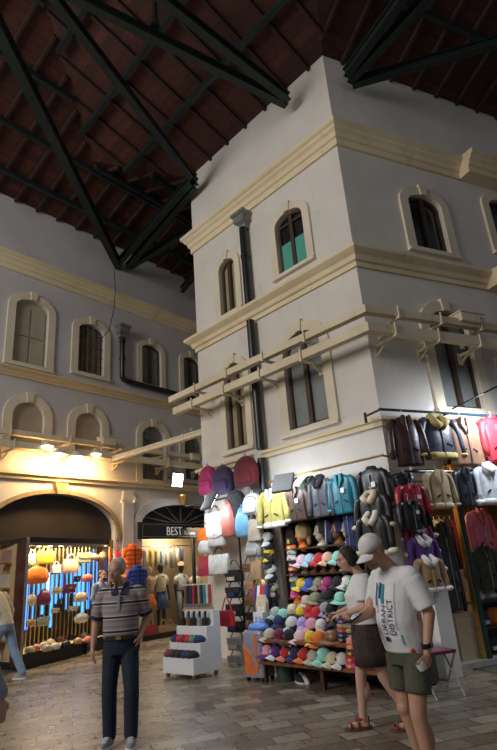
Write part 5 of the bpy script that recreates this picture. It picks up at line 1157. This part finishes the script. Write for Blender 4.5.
# ================================================================== people
SKIN = mat('skin_tan', (.50, .27, .18), rough=.5, var=.06, scale=20); SKIN2 = mat('skin_light', (.58, .34, .24), rough=.5, var=.06, scale=20)
EYEW = mat('eye_white', (.75, .73, .7), rough=.2, var=.01); EYED = mat('eye_dark', (.03, .02, .015), rough=.15); LIP = mat('lip', (.42, .16, .13), rough=.45)
V = Vector
def rot_to(yaw, pitch, roll=0): return Matrix.Rotation(yaw, 3, 'Z') @ Matrix.Rotation(pitch, 3, 'X') @ Matrix.Rotation(roll, 3, 'Y')
def head(g, c, R, s=1.0, fem=False):
    """skull, jaw, nose, brows, ears and neck stub into mesh builder g; face looks along -y of R"""
    c = V(c); P = lambda x, y, z: c+R @ (V((x, y, z))*s)
    g.ell(P(0, .012, .035), (.076*s, .096*s, .088*s), 18, 12, R)
    g.ell(P(0, -.03, -.02), (.062*s, .068*s, .085*s), 18, 12, R)
    g.ell(P(0, -.045, -.075), (.04*s, .045*s, .035*s), 14, 9, R)
    g.ell(P(0, -.062, .035), (.058*s, .032*s, .02*s), 12, 8, R)         # brow
    g.cap(P(0, -.088, .02), P(0, -.112, -.022), .008*s, .0125*s, 8); g.ell(P(0, -.104, -.026), (.017*s, .012*s, .009*s), 10, 6, R)
    for q in (-1, 1):
        g.ell(P(q*.04, -.062, -.018), (.022*s, .022*s, .026*s), 10, 7, R)  # cheek
        g.ell(P(q*.078, .012, -.005), (.009*s, .02*s, .032*s), 10, 7, R @ Matrix.Rotation(q*.25, 3, 'Z'))
    g.ell(P(0, -.088, -.052), (.024*s, .013*s, .012*s), 10, 7, R)
    return P
def face(parent, P, R, s=1.0, brow=None, glasses=False):
    for q in (-1, 1):
        g = MB(); g.ell(P(q*.031, -.0865, .008), (.0125*s, .0095*s, .0065*s), 12, 8, R); e = g.build('eye', EYEW, parent, smooth=True)
        g = MB(); g.ell(P(q*.031, -.0955, .008), (.006*s, .003*s, .006*s), 10, 6, R); g.build('iris', EYED, e)
        g = MB(); g.tube([P(q*.015, -.098, .026), P(q*.033, -.099, .031), P(q*.05, -.087, .026)], .0045*s, 6); g.build('eyebrow', brow or EYED, parent)
    g = MB(); g.tube([P(-.022, -.094, -.052), P(-.01, -.1015, -.0495), P(0, -.102, -.051), P(.01, -.1015, -.0495), P(.022, -.094, -.052)], [.002*s, .0045*s, .005*s, .0045*s, .002*s], 8); g.build('mouth', LIP, parent, smooth=True)
def hand(g, w, d, up, side, curl=.35, s=1.0, spread=.0):
    """palm and five fingers; w wrist, d direction of fingers, up = back-of-hand direction, side = +1 thumb on d x up side"""
    w = V(w); d = V(d).normalized(); up = V(up); up = (up-d*up.dot(d)).normalized(); lat = d.cross(up).normalized()*side
    M3 = Matrix((lat, d, up)).transposed()
    g.ell(w+d*.05*s, (.038*s, .056*s, .018*s), 14, 9, M3); g.cap(w-d*.02, w+d*.03, .024*s, .026*s, 10)
    for i, (o, L) in enumerate(((.027, .072), (.009, .08), (-.009, .075), (-.026, .06))):
        b = w+d*.085*s+lat*o*s; c = curl*(1+.15*i)
        d1 = (d*math.cos(c)-up*math.sin(c)+lat*spread*(1.5-i)).normalized(); d2 = d*math.cos(c*2.2)-up*math.sin(c*2.2)
        g.cap(b-d*.02*s, b+d1*L*.5*s, .0095*s, .0088*s, 8); g.cap(b+d1*L*.5*s, b+d1*L*.5*s+d2*L*.5*s, .0088*s, .0072*s, 8)
    t0 = w+d*.025*s+lat*.026*s; t1 = t0+(d*.6+lat*.75-up*.25).normalized()*.038*s; t2 = t1+(d*.95+lat*.15-up*.35*(1+curl)).normalized()*.034*s
    g.cap(t0, t1, .0125*s, .0105*s, 8); g.cap(t1, t2, .0105*s, .0085*s, 8)
def torso_rings(pts, n=28, folds=0, amp=0.0, p=2.2):
    return [[(c[0]+x, c[1]+y, c[2]) for x, y, _ in ringe(0, 0, 0, rx, ry, n, folds, amp, k*1.1, p)] for k, (c, rx, ry) in enumerate(pts)]
def shoe(parent, a, yaw, m, sole, s=1.0, pitch=0.0, name='shoe'):
    """a = ankle point on local coordinates; toe points along -y rotated by yaw"""
    R = Matrix.Rotation(yaw, 3, 'Z') @ Matrix.Rotation(pitch, 3, 'X'); a = V(a); P = lambda x, y, z: a+R @ (V((x, y, z-.085))*s)
    def ring(z, k, y0, y1, w): return [P(w*math.cos(t)*(1-.25*max(0, -math.sin(t))**2), (y0+y1)/2+(y1-y0)/2*math.sin(t), z) for t in [2*PI*i/20 for i in range(20)]]
    g = MB(); g.loft([ring(.02, 1, -.19, .075, .05), ring(.045, 1, -.185, .075, .05), ring(.07, 1, -.14, .07, .045), ring(.1, 1, -.06, .06, .04), ring(.125, 1, -.045, .055, .04)]); o = g.build(name, m, parent, smooth=True)
    g = MB(); g.loft([ring(0, 1, -.195, .08, .053), ring(.028, 1, -.2, .083, .055)]); g.build('sole', sole, o)
    g = MB()
    for k in range(4): g.cap(P(-.02, -.075-.022*k, .092-.008*k), P(.02, -.075-.022*k, .092-.008*k), .004, .004, 6)
    g.build('laces', WHITEP, o)
    return o
def add_smooth_cloth(o, v=.011, it=5): return remesh(o, v, it)
# ------------------------------------------------------------------ man in the striped polo
base = zplane(120, 745); mA = thing('person', 'grey haired man in striped polo and dark jeans, one hand in his pocket', 'person', base, math.radians(4))
g = MB(); Rh = rot_to(-.35, .08)
hc = V((-.045, -.03, 1.61)); P = head(g, hc, Rh, 1.03)
g.cap((0, .03, 1.42), hc+V((0, .02, -.05)), .06, .055); g.cap((-.15, .02, 1.385), (.15, .02, 1.385), .052, .052)
g.loft(torso_rings([((0, .01, .96), .155, .105), ((0, 0, 1.1), .15, .11), ((0, 0, 1.25), .165, .115), ((0, .01, 1.38), .17, .095), ((0, .02, 1.45), .08, .06)]))
g.limb([(-.19, .02, 1.39), (-.265, .03, 1.13), (-.275, -.03, .90)], [.056, .044, .029]); hand(g, (-.275, -.035, .89), (.02, -.1, -1), (-1, -.1, 0), -1, .25)
g.limb([(.18, .02, 1.39), (.262, .10, 1.14), (.205, -.02, .96)], [.056, .044, .029]); hand(g, (.203, -.025, .96), (-.25, -.15, -1), (1, -.3, 0), 1, .3)
for q, a, k in ((-1, (-.10, -.03, .07), (-.105, -.05, .49)), (1, (.12, -.10, .07), (.125, -.1, .50))): g.limb([(q*.09, .01, .9), k, a], [.085, .055, .04])
body = remesh(g.build('body', SKIN, mA), .0085, 3)
face(mA, P, Rh, 1.03, brow=mat('grey_hair', (.5, .49, .48), rough=.9))
g = MB()
for q in (-1, 1): g.ell(P(q*.058, .035, .03), (.032, .06, .06), 12, 9, Rh)
g.ell(P(0, .05, .02), (.07, .068, .078), 14, 10, Rh); g.ell(P(0, .034, .058), (.082, .099, .081), 16, 10, Rh); remesh(g.build('hair', MATS['grey_hair'], mA), .008, 3)
POLO = stripes('polo_stripes', [(0, (.23, .19, .20)), (.16, (.30, .25, .25)), (.40, (.22, .18, .19)), (.58, (.5, .46, .38)), (.64, (.012, .018, .06)), (.80, (.50, .45, .38)), (.86, (.30, .24, .25))], 'Z', .135, off=.15)
g = MB(); g.loft(torso_rings([((0, .0, .955), .18, .125), ((0, 0, 1.03), .185, .14), ((0, -.005, 1.14), .182, .145), ((0, 0, 1.27), .19, .138), ((0, .01, 1.38), .195, .118), ((0, .02, 1.435), .13, .09), ((0, .03, 1.47), .075, .07)], folds=5, amp=.015))
g.limb([(-.165, .02, 1.395), (-.20, .02, 1.36)], [.07, .078]); g.cap((-.195, .02, 1.37), (-.258, .03, 1.165), .076, .07, 14, True)
g.limb([(.165, .02, 1.395), (.2, .02, 1.36)], [.07, .078]); g.cap((.19, .02, 1.37), (.25, .07, 1.175), .076, .07, 14, True)
sh = remesh(g.build('polo_shirt', POLO, mA), .009, 3)
NAVY = cloth('navy_collar', (.012, .018, .05))
g = MB()
for q in (-1, 1): g.add([(q*.012, -.118, 1.37), (q*.075, -.115, 1.37), (q*.092, -.02, 1.465), (q*.06, .06, 1.50), (q*.05, -.055, 1.475), (q*.012, -.128, 1.38), (q*.078, -.125, 1.38), (q*.1, -.02, 1.475), (q*.063, .07, 1.51), (q*.05, -.065, 1.485)], [(0, 1, 2, 3, 4), (9, 8, 7, 6, 5), (0, 5, 6, 1), (1, 6, 7, 2), (2, 7, 8, 3), (3, 8, 9, 4), (4, 9, 5, 0)])
g.build('collar', NAVY, mA)
for q, c in ((-1, (-.264, .03, 1.168)), (1, (.249, .068, 1.178))):
    d_ = (V(c)-V((q*.2, .02, 1.37))).normalized(); MB().tube([V(c)-d_*.012, V(c)+d_*.02], .075, 16).build('cuff', NAVY, mA)
MB().box(-.012, .012, -.152, -.12, 1.22, 1.37).build('button_placket', CM('grey'), mA)
MB().loft([ringe(0, 0, z, .172, .134, 28) for z in (.945, .985)]).build('belt', leather('belt_dark', (.03, .018, .012)), mA); MB().box(-.025, .025, -.145, -.13, .948, .982).build('belt_buckle', GOLD, mA)
g = MB(); g.loft(torso_rings([((0, .01, .80), .165, .12), ((0, .01, .88), .175, .13), ((0, 0, .965), .165, .125)]))
g.limb([(-.088, .01, .84), (-.105, -.03, .5), (-.10, -.02, .1)], [.10, .078, .068]); g.limb([(.088, .0, .84), (.125, -.09, .5), (.12, -.09, .1)], [.10, .078, .068])
g.cap((.175, -.02, .90), (.16, -.04, .84), .035, .04)
remesh(g.build('jeans', mat('dark_denim', (.008, .014, .035), rough=.8, var=.3, scale=20), mA), .01, 3)
SH = mat('grey_trainer', (.22, .24, .26), rough=.8); shoe(mA, (-.10, -.02, .085), -.2, SH, WHITEP); shoe(mA, (.12, -.09, .085), .12, SH, WHITEP)
# ------------------------------------------------------------------ man in the white cap
base = V((1.06, 4.58, 0)); mB = thing('person', 'man in white cap and white printed T-shirt looking down at his phone', 'person', base, math.radians(-56))
mB.rotation_euler = (math.radians(2.5), 0, math.radians(-60))
g = MB(); Rh = rot_to(-.12, .52)
hc = V((-.02, -.14, 1.585)); P = head(g, hc, Rh, .98)
g.cap((0, .02, 1.42), hc+V((0, .05, -.04)), .062, .056); g.cap((-.15, .02, 1.385), (.15, .02, 1.385), .055, .055)
g.loft(torso_rings([((0, .01, .90), .17, .125), ((0, -.02, 1.05), .17, .14), ((0, -.01, 1.25), .175, .125), ((0, .01, 1.38), .17, .1), ((0, .02, 1.45), .08, .06)]))
g.limb([(-.175, .0, 1.37), (-.23, -.10, 1.14), (-.13, -.33, 1.12)], [.056, .046, .03]); hand(g, (-.125, -.335, 1.12), (.12, -1, .02), (-.35, -.1, -1), -1, .7)
g.limb([(.175, .02, 1.38), (.235, .07, 1.12), (.235, -.02, .89)], [.052, .045, .03]); hand(g, (.235, -.025, .88), (-.02, -.15, -1), (1, 0, 0), 1, .55)
g.limb([(-.09, .0, .86), (-.10, -.02, .48), (-.10, .06, .08)], [.088, .058, .042]); g.limb([(.09, .0, .86), (.10, -.09, .48), (.11, -.06, .08)], [.088, .06, .042])
g.ell((-.1, -.035, .48), (.055, .055, .06)); g.ell((-.1, .035, .33), (.05, .055, .1)); g.ell((.106, -.055, .33), (.05, .055, .1))
remesh(g.build('body', SKIN, mB), .0085, 3)
face(mB, P, Rh, .98, brow=MATS['grey_hair'])
g = MB(); g.ell(P(0, -.055, -.07), (.05, .052, .04), 14, 9, Rh); g.ell(P(0, .05, -.005), (.066, .055, .06), 14, 10, Rh)
remesh(g.build('hair', mat('grey_stubble', (.30, .24, .2), rough=.9), mB), .008, 3)
# cap on the head
n = 24; rings = []
for j in range(7):
    a = PI/2*j/7; rings.append([P(.087*math.cos(a)*math.cos(2*PI*i/n), .012+.107*math.cos(a)*math.sin(2*PI*i/n), .035+.115*math.sin(a)**.8) for i in range(n)])
g = MB(); g.loft(rings); CW = cloth('cap_white', (.72, .70, .68)); cp = g.build('cap', CW, mB, smooth=True)
g = MB(); A = []
for th in (-.006, 0):
    for r in range(5):
        f = r/4; A.append([P(.082*u*(1-.05*f), -.06*math.sqrt(max(0, 1-u*u*.8))-.03-.085*f*math.sqrt(max(.08, 1-u*u)), .045-.028*u*u-.02*f+th) for u in [-1+2*i/10 for i in range(11)]])
g.loft(A[:5], caps=False, closed=False); g.loft(A[5:], caps=False, closed=False); g.loft([A[4], A[9]], caps=False, closed=False); g.build('cap_brim', CW, cp, smooth='auto')
TEE = mat('white_tee', (.74, .74, .76), rough=.9, var=.03, scale=4.5, bump=.9)
g = MB(); g.loft(torso_rings([((0, .01, .865), .172, .14), ((0, -.01, .96), .172, .15), ((0, -.025, 1.08), .172, .156), ((0, -.01, 1.25), .175, .142), ((0, .01, 1.37), .172, .12), ((0, .02, 1.43), .14, .095), ((0, .02, 1.465), .078, .072)], folds=7, amp=.018))
g.cap((-.15, .01, 1.38), (-.18, 0, 1.35), .072, .078); g.cap((-.18, .0, 1.37), (-.23, -.045, 1.17), .077, .078, 14, True)
g.cap((.10, .02, 1.395), (.165, .02, 1.385), .07, .08); g.cap((-.10, .02, 1.395), (-.165, .01, 1.385), .07, .08); g.cap((.15, .02, 1.38), (.18, .02, 1.35), .075, .078); g.cap((.18, .02, 1.37), (.233, .065, 1.16), .077, .078, 14, True)
tee = remesh(g.build('t_shirt', TEE, mB), .009, 4)
def shrink(o, tgt, off=.004):
    m_ = o.modifiers.new('wrap', 'SHRINKWRAP'); m_.target = tgt; m_.wrap_method = 'PROJECT'; m_.use_project_x = False; m_.use_project_y = True; m_.use_negative_direction = True; m_.use_positive_direction = True; m_.offset = off
PN = mat('print_navy', (.01, .02, .10), rough=.7); PT = mat('print_teal', (.03, .28, .38), rough=.7)
def tee_text(b, size, m, x, z, name='print_lettering', sx=1.0):
    o = text_mesh(b, size, m, tee, (x, 0, z), rot=(0, 0, 0), ext=0, name=name)
    me = o.data
    # text runs upwards on the chest: bake position, then lay it on the cloth
    for v in me.vertices: px_, py_ = v.co.x*sx, v.co.y; v.co = V((-py_, -.20, px_))
    bm_ = bmesh.new(); bm_.from_mesh(me); bmesh.ops.triangulate(bm_, faces=bm_.faces); bm_.to_mesh(me); bm_.free()
    return o
def bar(x0, x1, z0, z1, m, nm='print_bar'):
    g = MB(); k = 8
    g.loft([[(x0, -.18, z0+(z1-z0)*i/k), (x1, -.18, z0+(z1-z0)*i/k)] for i in range(k+1)], caps=False, closed=False); return g.build(nm, m, tee)
def wrapfit(o):
    """drop the print on the front of the shirt: the front surface follows the torso rings"""
    prof = [(.865, .172, .14, .01), (.96, .172, .15, -.01), (1.08, .172, .156, -.025), (1.25, .175, .142, -.01), (1.37, .172, .12, .01), (1.43, .14, .095, .02)]
    ox = o.location.copy()
    for v in o.data.vertices:
        x = v.co.x+ox.x; z = v.co.z+ox.z
        for a, b in zip(prof, prof[1:]):
            if a[0] <= z <= b[0] or (b is prof[-1]): 
                t_ = min(1, max(0, (z-a[0])/(b[0]-a[0]))); rx = a[1]+(b[1]-a[1])*t_; ry = a[2]+(b[2]-a[2])*t_; cy = a[3]+(b[3]-a[3])*t_; break
        u = min(.97, abs(x)/rx); v.co = V((x, cy-ry*(1-u**2.2)**(1/2.2)-.009, z))
    o.location = (0, 0, 0)
wrapfit(tee_text('URBAN', .062, PN, .035, 1.0, sx=1.0)); wrapfit(tee_text('DISTRICT', .062, PN, .095, .995, sx=.95))
for b_ in ((-.075, -.06, 1.2, 1.36, PT), (-.055, -.048, 1.15, 1.34, PN), (-.03, -.008, 1.25, 1.36, PN), (-.005, .02, 1.215, 1.35, PT), (.11, .113, 1.03, 1.35, PN), (-.01, .03, .955, .985, PN), (.12, .128, .93, 1.0, PT)): wrapfit(bar(*b_))
g = MB(); g.loft(torso_rings([((0, .01, .78), .172, .13), ((0, .01, .86), .17, .135), ((0, 0, .93), .165, .13)]))
g.cap((-.092, .0, .84), (-.106, -.02, .60), .1, .092, 16, True); g.cap((.092, .0, .84), (.108, -.06, .60), .1, .092, 16, True)
remesh(g.build('shorts', mat('olive_shorts', (.075, .078, .05), rough=.85, var=.12, scale=10), mB), .01, 3)
MB().tube([(.235, -.018, .905), (.235, -.024, .932)], .037, 16).build('watch', BLACKP, mB)
for a, yw in (((-.10, .06, .085), -.15), ((.11, -.06, .085), .2)): shoe(mB, a, yw, CM('grey'), WHITEP)
def at_local(root, p): return root.location+Matrix.Rotation(root.rotation_euler.z, 3, 'Z') @ V(p)
ph = thing('phone', 'dark mobile phone held by the man in the white cap', 'phone', at_local(mB, (-.085, -.435, 1.105+.02)), mB.rotation_euler.z)
R = Matrix.Rotation(.35, 3, 'X') @ Matrix.Rotation(.1, 3, 'Z')
MB().cbox((0, 0, 0), (.075, .15, .009), R).build('case', BLACKP, ph, bevel=.002); MB().cbox(R @ V((0, 0, .006)), (.066, .135, .002), R).build('screen', DPANE, ph)
bo = thing('water_bottle', 'clear plastic bottle with red cap in the hanging hand of the man in the cap', 'bottle', at_local(mB, (.215, -.075, .71)), mB.rotation_euler.z)
Rb = Matrix.Rotation(.5, 3, 'X')
MB().loft([[Rb @ V((r*math.cos(2*PI*i/16), r*math.sin(2*PI*i/16), z)) for i in range(16)] for z, r in ((0, .025), (.01, .032), (.06, .029), (.1, .033), (.15, .032), (.185, .015), (.2, .014))]).build('bottle_body', GLASS, bo, smooth='auto')
MB().tube([Rb @ V((0, 0, .2)), Rb @ V((0, 0, .22))], .016, 12).build('bottle_cap', mat('red_plastic', (.6, .02, .03)), bo)
MB().loft([[Rb @ V((r*math.cos(2*PI*i/16), r*math.sin(2*PI*i/16), z)) for i in range(16)] for z, r in ((.07, .0305), (.095, .034), (.12, .034))], caps=False).build('bottle_label', WHITEP, bo)
# ------------------------------------------------------------------ woman in white top and dark skirt
base = zplane(379, 731); wC = thing('person', 'woman in white T-shirt, short brown skirt and red sandals beside the hats', 'person', base, math.radians(-86))
g = MB(); Rh = rot_to(.05, .3)
hc = V((0, -.10, 1.55)); P = head(g, hc, Rh, .97)
g.cap((0, .02, 1.37), hc+V((0, .05, -.04)), .05, .048); g.cap((-.13, .02, 1.325), (.13, .02, 1.325), .044, .044)
g.loft(torso_rings([((0, .01, .86), .15, .12), ((0, 0, 1.0), .135, .11), ((0, -.01, 1.2), .145, .115), ((0, .01, 1.32), .15, .09), ((0, .02, 1.38), .07, .055)]))
for q in (-1, 1):
    g.limb([(q*.165, .01, 1.33), (q*.2, -.03, 1.09), (q*.12, -.24, 1.03)], [.05, .04, .026]); hand(g, (q*.12, -.245, 1.03), (-q*.1, -1, -.1), (0, 0, 1), -q, .5, .92)
g.limb([(-.08, .0, .84), (-.08, -.09, .45), (-.08, -.12, .08)], [.085, .056, .038]); g.limb([(.08, .0, .84), (.085, .10, .45), (.08, .30, .11)], [.085, .056, .038])
g.ell((-.08, -.07, .33), (.047, .06, .1)); g.ell((.083, .19, .34), (.047, .06, .09))
g.cap((-.08, -.10, .045), (-.085, -.24, .04), .035, .028); g.cap((.08, .31, .06), (.085, .18, .035), .034, .027)
remesh(g.build('body', SKIN2, wC), .0085, 3)
HB = mat('dark_hair', (.02, .014, .012), rough=.6); face(wC, P, Rh, .97, brow=HB)
g = MB(); g.ell(P(0, .03, .045), (.085, .1, .088), 18, 12, Rh); g.ell(P(0, .07, -.02), (.075, .06, .09), 14, 10, Rh)
for q in (-1, 1): g.ell(P(q*.075, .02, -.02), (.022, .045, .075), 12, 9, Rh)
remesh(g.build('hair', HB, wC), .009, 3)
g = MB(); g.loft(torso_rings([((0, .01, .93), .175, .145), ((0, 0, 1.02), .165, .14), ((0, -.02, 1.2), .175, .15), ((0, .01, 1.31), .17, .11), ((0, .02, 1.37), .12, .085), ((0, .02, 1.4), .07, .065)], folds=6, amp=.018))
for q in (-1, 1): g.cap((q*.14, .01, 1.33), (q*.17, .01, 1.3), .065, .075); g.cap((q*.165, .01, 1.32), (q*.195, -.02, 1.14), .072, .078, 14, True)
remesh(g.build('t_shirt', TEE, wC), .009, 3)
SK = mat('brown_pattern_skirt', (.055, .032, .028), rough=.85, var=.45, scale=60)
MB().loft([ringe(0, .01+(.02 if z < .7 else 0), z, rx, ry, 36, 8, .025, z*4) for z, rx, ry in ((.56, .17, .175), (.66, .17, .17), (.78, .165, .155), (.88, .165, .15), (.97, .145, .13))]).build('skirt', SK, wC, smooth=True)
RS = mat('red_leather', (.28, .02, .02), rough=.45); SOLEB = mat('cork_sole', (.12, .06, .03), rough=.7)
for (x, y), yw, z0 in (((-.082, -.12), 0, 0), ((.082, .28), 0, .0)):
    R = Matrix.Rotation(yw, 3, 'Z'); a = V((x, y, z0))
    t_ = MB().loft([[a+V((.048*math.cos(t)*(1-.15*max(0, math.sin(t))), -.055+.135*math.sin(t), z)) for t in [2*PI*i/20 for i in range(20)]] for z in (0, .032)]).build('sandal', SOLEB, wC, smooth='auto')
    MB().tube([a+V((-.046, -.13, .03)), a+V((-.03, -.13, .068)), a+V((.03, -.13, .068)), a+V((.046, -.13, .03))], .009, 8).tube([a+V((-.044, -.05, .03)), a+V((-.035, -.06, .09)), a+V((.035, -.06, .09)), a+V((.044, -.05, .03))], .009, 8).build('toe_straps', RS, t_, smooth=True)
    MB().tube([a+V((.04, -.03, .1)), a+V((0, .045, .11)), a+V((-.04, -.03, .1)), a+V((0, -.07, .095)), a+V((.04, -.03, .1))], .007, 8).tube([a+V((0, .055, .03)), a+V((0, .055, .11))], .008, 8).build('ankle_strap', RS, t_, smooth=True)
gl = thing('sunglasses', 'dark sunglasses in the hands of the woman by the hats', 'sunglasses', at_local(wC, (-.02, -.37, 1.03)), wC.rotation_euler.z)
MB().ell((-.035, 0, 0), (.028, .006, .022)).ell((.035, 0, 0), (.028, .006, .022)).build('lenses', DPANE, gl, smooth=True); MB().tube([(-.06, .1, 0), (-.065, 0, .01), (.065, 0, .01), (.06, .1, 0)], .003, 5).build('frame', BLACKP, gl)
# ------------------------------------------------------------------ simpler background people
def bystander(label, base, rz, top, trousers, hairm, skin=SKIN2, h=1.74, lean=0.0, stride=.2, beard=None, shoe_m=None, long_sleeve=True, extra=None):
    t = thing('person', label, 'person', base, rz); s = h/1.74; g = MB(); R = rot_to(0, lean*.6)
    L = lambda x, y, z: (x*s, (y-lean*max(0, z-.9))*s, z*s)
    hc = V(L(0, -.03, 1.6)); P = head(g, hc, R, 1.0*s)
    g.cap(L(0, .02, 1.42), hc+V((0, .02, -.05)), .058*s, .053*s); g.cap(L(-.15, .02, 1.39), L(.15, .02, 1.39), .06*s, .06*s)
    g.loft(torso_rings([(L(0, .01, .94), .15, .105), (L(0, 0, 1.1), .15, .11), (L(0, 0, 1.27), .165, .115), (L(0, .01, 1.38), .17, .095), (L(0, .02, 1.44), .08, .06)]))
    arms = [(q, [L(q*.19, .02, 1.38), L(q*.25, .03, 1.12), L(q*.25, -.08, .90)]) for q in (-1, 1)]
    for q, a in arms: g.limb(a, [.056, .044, .029]); hand(g, V(a[2])+V((0, -.005, -.01)), (0, -.2, -1), (q, 0, 0), q, .35)
    legs = [[L(q*.09, 0, .88), L(q*.1, -q*stride*.45-.02, .48), L(q*.1, -q*stride, .1)] for q in (-1, 1)]
    for l in legs: g.limb(l, [.085, .055, .04])
    remesh(g.build('body', skin, t), .010, 3); face(t, P, R, 1.0*s, brow=hairm)
    g = MB(); g.ell(P(0, .03, .05), (.082*s, .098*s, .082*s), 16, 10, R); g.ell(P(0, .06, 0), (.07*s, .058*s, .08*s), 14, 9, R); remesh(g.build('hair', hairm, t), .01, 3)
    if beard: g = MB(); g.ell(P(0, -.05, -.07), (.055*s, .05*s, .042*s), 14, 9, R); remesh(g.build('beard', beard, t), .008, 3)
    g = MB(); g.loft(torso_rings([(L(0, .0, .90), .185, .135), (L(0, 0, 1.05), .18, .14), (L(0, 0, 1.27), .188, .138), (L(0, .01, 1.38), .19, .115), (L(0, .02, 1.44), .12, .085), (L(0, .02, 1.47), .072, .068)], folds=5, amp=.02))
    for q, a in arms:
        g.limb(a[:2], [.075, .062]) 
        if long_sleeve: g.cap(a[1], V(a[2])+V((0, 0, .03)), .062, .048)
    remesh(g.build('shirt', top, t), .011, 3)
    g = MB(); g.loft(torso_rings([(L(0, .01, .80), .165, .12), (L(0, .01, .88), .172, .128), (L(0, 0, .955), .165, .12)]))
    for l in legs: g.limb(l, [.1, .078, .066])
    remesh(g.build('trousers', trousers, t), .011, 3)
    for l in legs: shoe(t, (l[2][0], l[2][1], .085), 0, shoe_m or CM('grey'), WHITEP)
    return t
bystander('bearded dark haired man in a pale blue shirt standing before the display case', FW.w(FW.at(101, 600, .5)[0], .5, 0), FW.rz+.3, cloth('pale_denim', (.2, .26, .4)), CM('navy'), HB, beard=HB, h=1.78, long_sleeve=False)
bp_ = zplane(3, 690)
bystander('man in cream shirt and light blue jeans stepping past the display case', zplane(1, 681), math.radians(-100), cloth('ivory', (.72, .66, .52)), cloth('light_denim', (.22, .33, .5)), HB, h=1.76, lean=.45, stride=.34, shoe_m=mat('olive_grey_shoe', (.3, .3, .26)))
d_ = ray(-29, 640); d_ = d_*(4.4/math.hypot(d_.x, d_.y)); 
bystander('person in grey-blue long sleeved top cut off by the left edge of the frame', V((d_.x, d_.y, 0)), math.radians(150), cloth('slate_blue', (.30, .35, .42)), CM('black'), HB, h=1.68)
# ================================================================== light
def area(name, loc, target, size, power, col=(1, 1, 1), size_y=None, spread=None):
    l = bpy.data.lights.new(name, 'AREA'); l.energy = power; l.color = col; l.size = size
    if size_y: l.shape = 'RECTANGLE'; l.size_y = size_y
    if spread: l.spread = spread
    o = bpy.data.objects.new(name, l); C.objects.link(o); o.location = loc
    o.rotation_euler = (Vector(target)-Vector(loc)).to_track_quat('-Z', 'Y').to_euler(); return o
def point(name, loc, power, col, r=.05):
    l = bpy.data.lights.new(name, 'POINT'); l.energy = power; l.color = col; l.shadow_soft_size = r
    o = bpy.data.objects.new(name, l); C.objects.link(o); o.location = loc; return o
w = bpy.data.worlds.new('world'); bpy.context.scene.world = w; w.use_nodes = True
bg = w.node_tree.nodes['Background']; bg.inputs[0].default_value = (.62, .68, .8, 1); bg.inputs[1].default_value = .13
area('daylight_left', (-9.5, 0, 8.5), FL.w(-2.3, 0, 4.4), 5, 900, (1, .96, .9), 5)
area('daylight_high', (2, -4, 8), (1, 9, 5), 6, 55, (1, .95, .88))
# warm lamps on the left wall
for px, py, pw in ((35, 447, 16), (58, 457, 26), (76, 460, 26), (100, 457, 20)):
    x, z = FW.at(px, py, .5); area('warm_wall_light', FW.w(x, .5, z-.06), FW.w(x, 0, z-.7), .2, pw*1.3, (1, .62, .24))
x, z = FW.at(177, 480, .42); area('led_wall', FW.w(x, .5, z-.02), FW.w(x, 1.6, z-1.5), .35, 13, (.8, .9, 1))
# light inside the display case and shops
area('case_light', FW.w(-2.2, -.05, 2.36), FW.w(-2.2, -.2, .3), 2.4, 75, (1, .82, .5), .3)
area('best_light', FW.w(1.6, -.45, 2.8), FW.w(1.6, -.45, 0), 2.4, 95, (1, .86, .62), .5)
area('right_shop_light', FR.w(1.2, -1.2, 2.55), FR.w(1.2, -1.2, 0), 1.4, 22, (1, .66, .3), .8)
# white market floodlights over the goods
def goods(name, F, x, o, z, tx, to, tz, p, s=.35, col=(.82, .9, 1)): area(name, F.w(x, o, z), F.w(tx, to, tz), s, p, col)
goods('goods_light', FL, -3.9, .95, 2.75, -3.85, 0, 2.45, 7)
goods('goods_light', FL, -2.2, 1.3, 3.1, -1.6, .3, 1.7, 20)
goods('goods_light', FL, -.9, 1.4, 3.2, -.8, .6, 1.2, 14)
goods('goods_light', FR, 1.6, .95, 3.65, 1.5, .2, 2.9, 38)
# ================================================================== camera
cd = bpy.data.cameras.new('camera'); cam = bpy.data.objects.new('camera', cd); C.objects.link(cam)
cd.sensor_fit = 'VERTICAL'; cd.sensor_height = 36; cd.lens = FPX/750*36; cd.clip_end = 200; cd.clip_start = .05
cam.matrix_world = Matrix(((R_.x, U_.x, -F_.x, 0), (R_.y, U_.y, -F_.y, 0), (R_.z, U_.z, -F_.z, H), (0, 0, 0, 1)))
sc = bpy.context.scene; sc.camera = cam
sc.view_settings.view_transform = 'Standard'; sc.view_settings.look = 'None'; sc.view_settings.gamma = 1; sc.view_settings.use_curve_mapping = False
sc.view_settings.exposure = 0.0
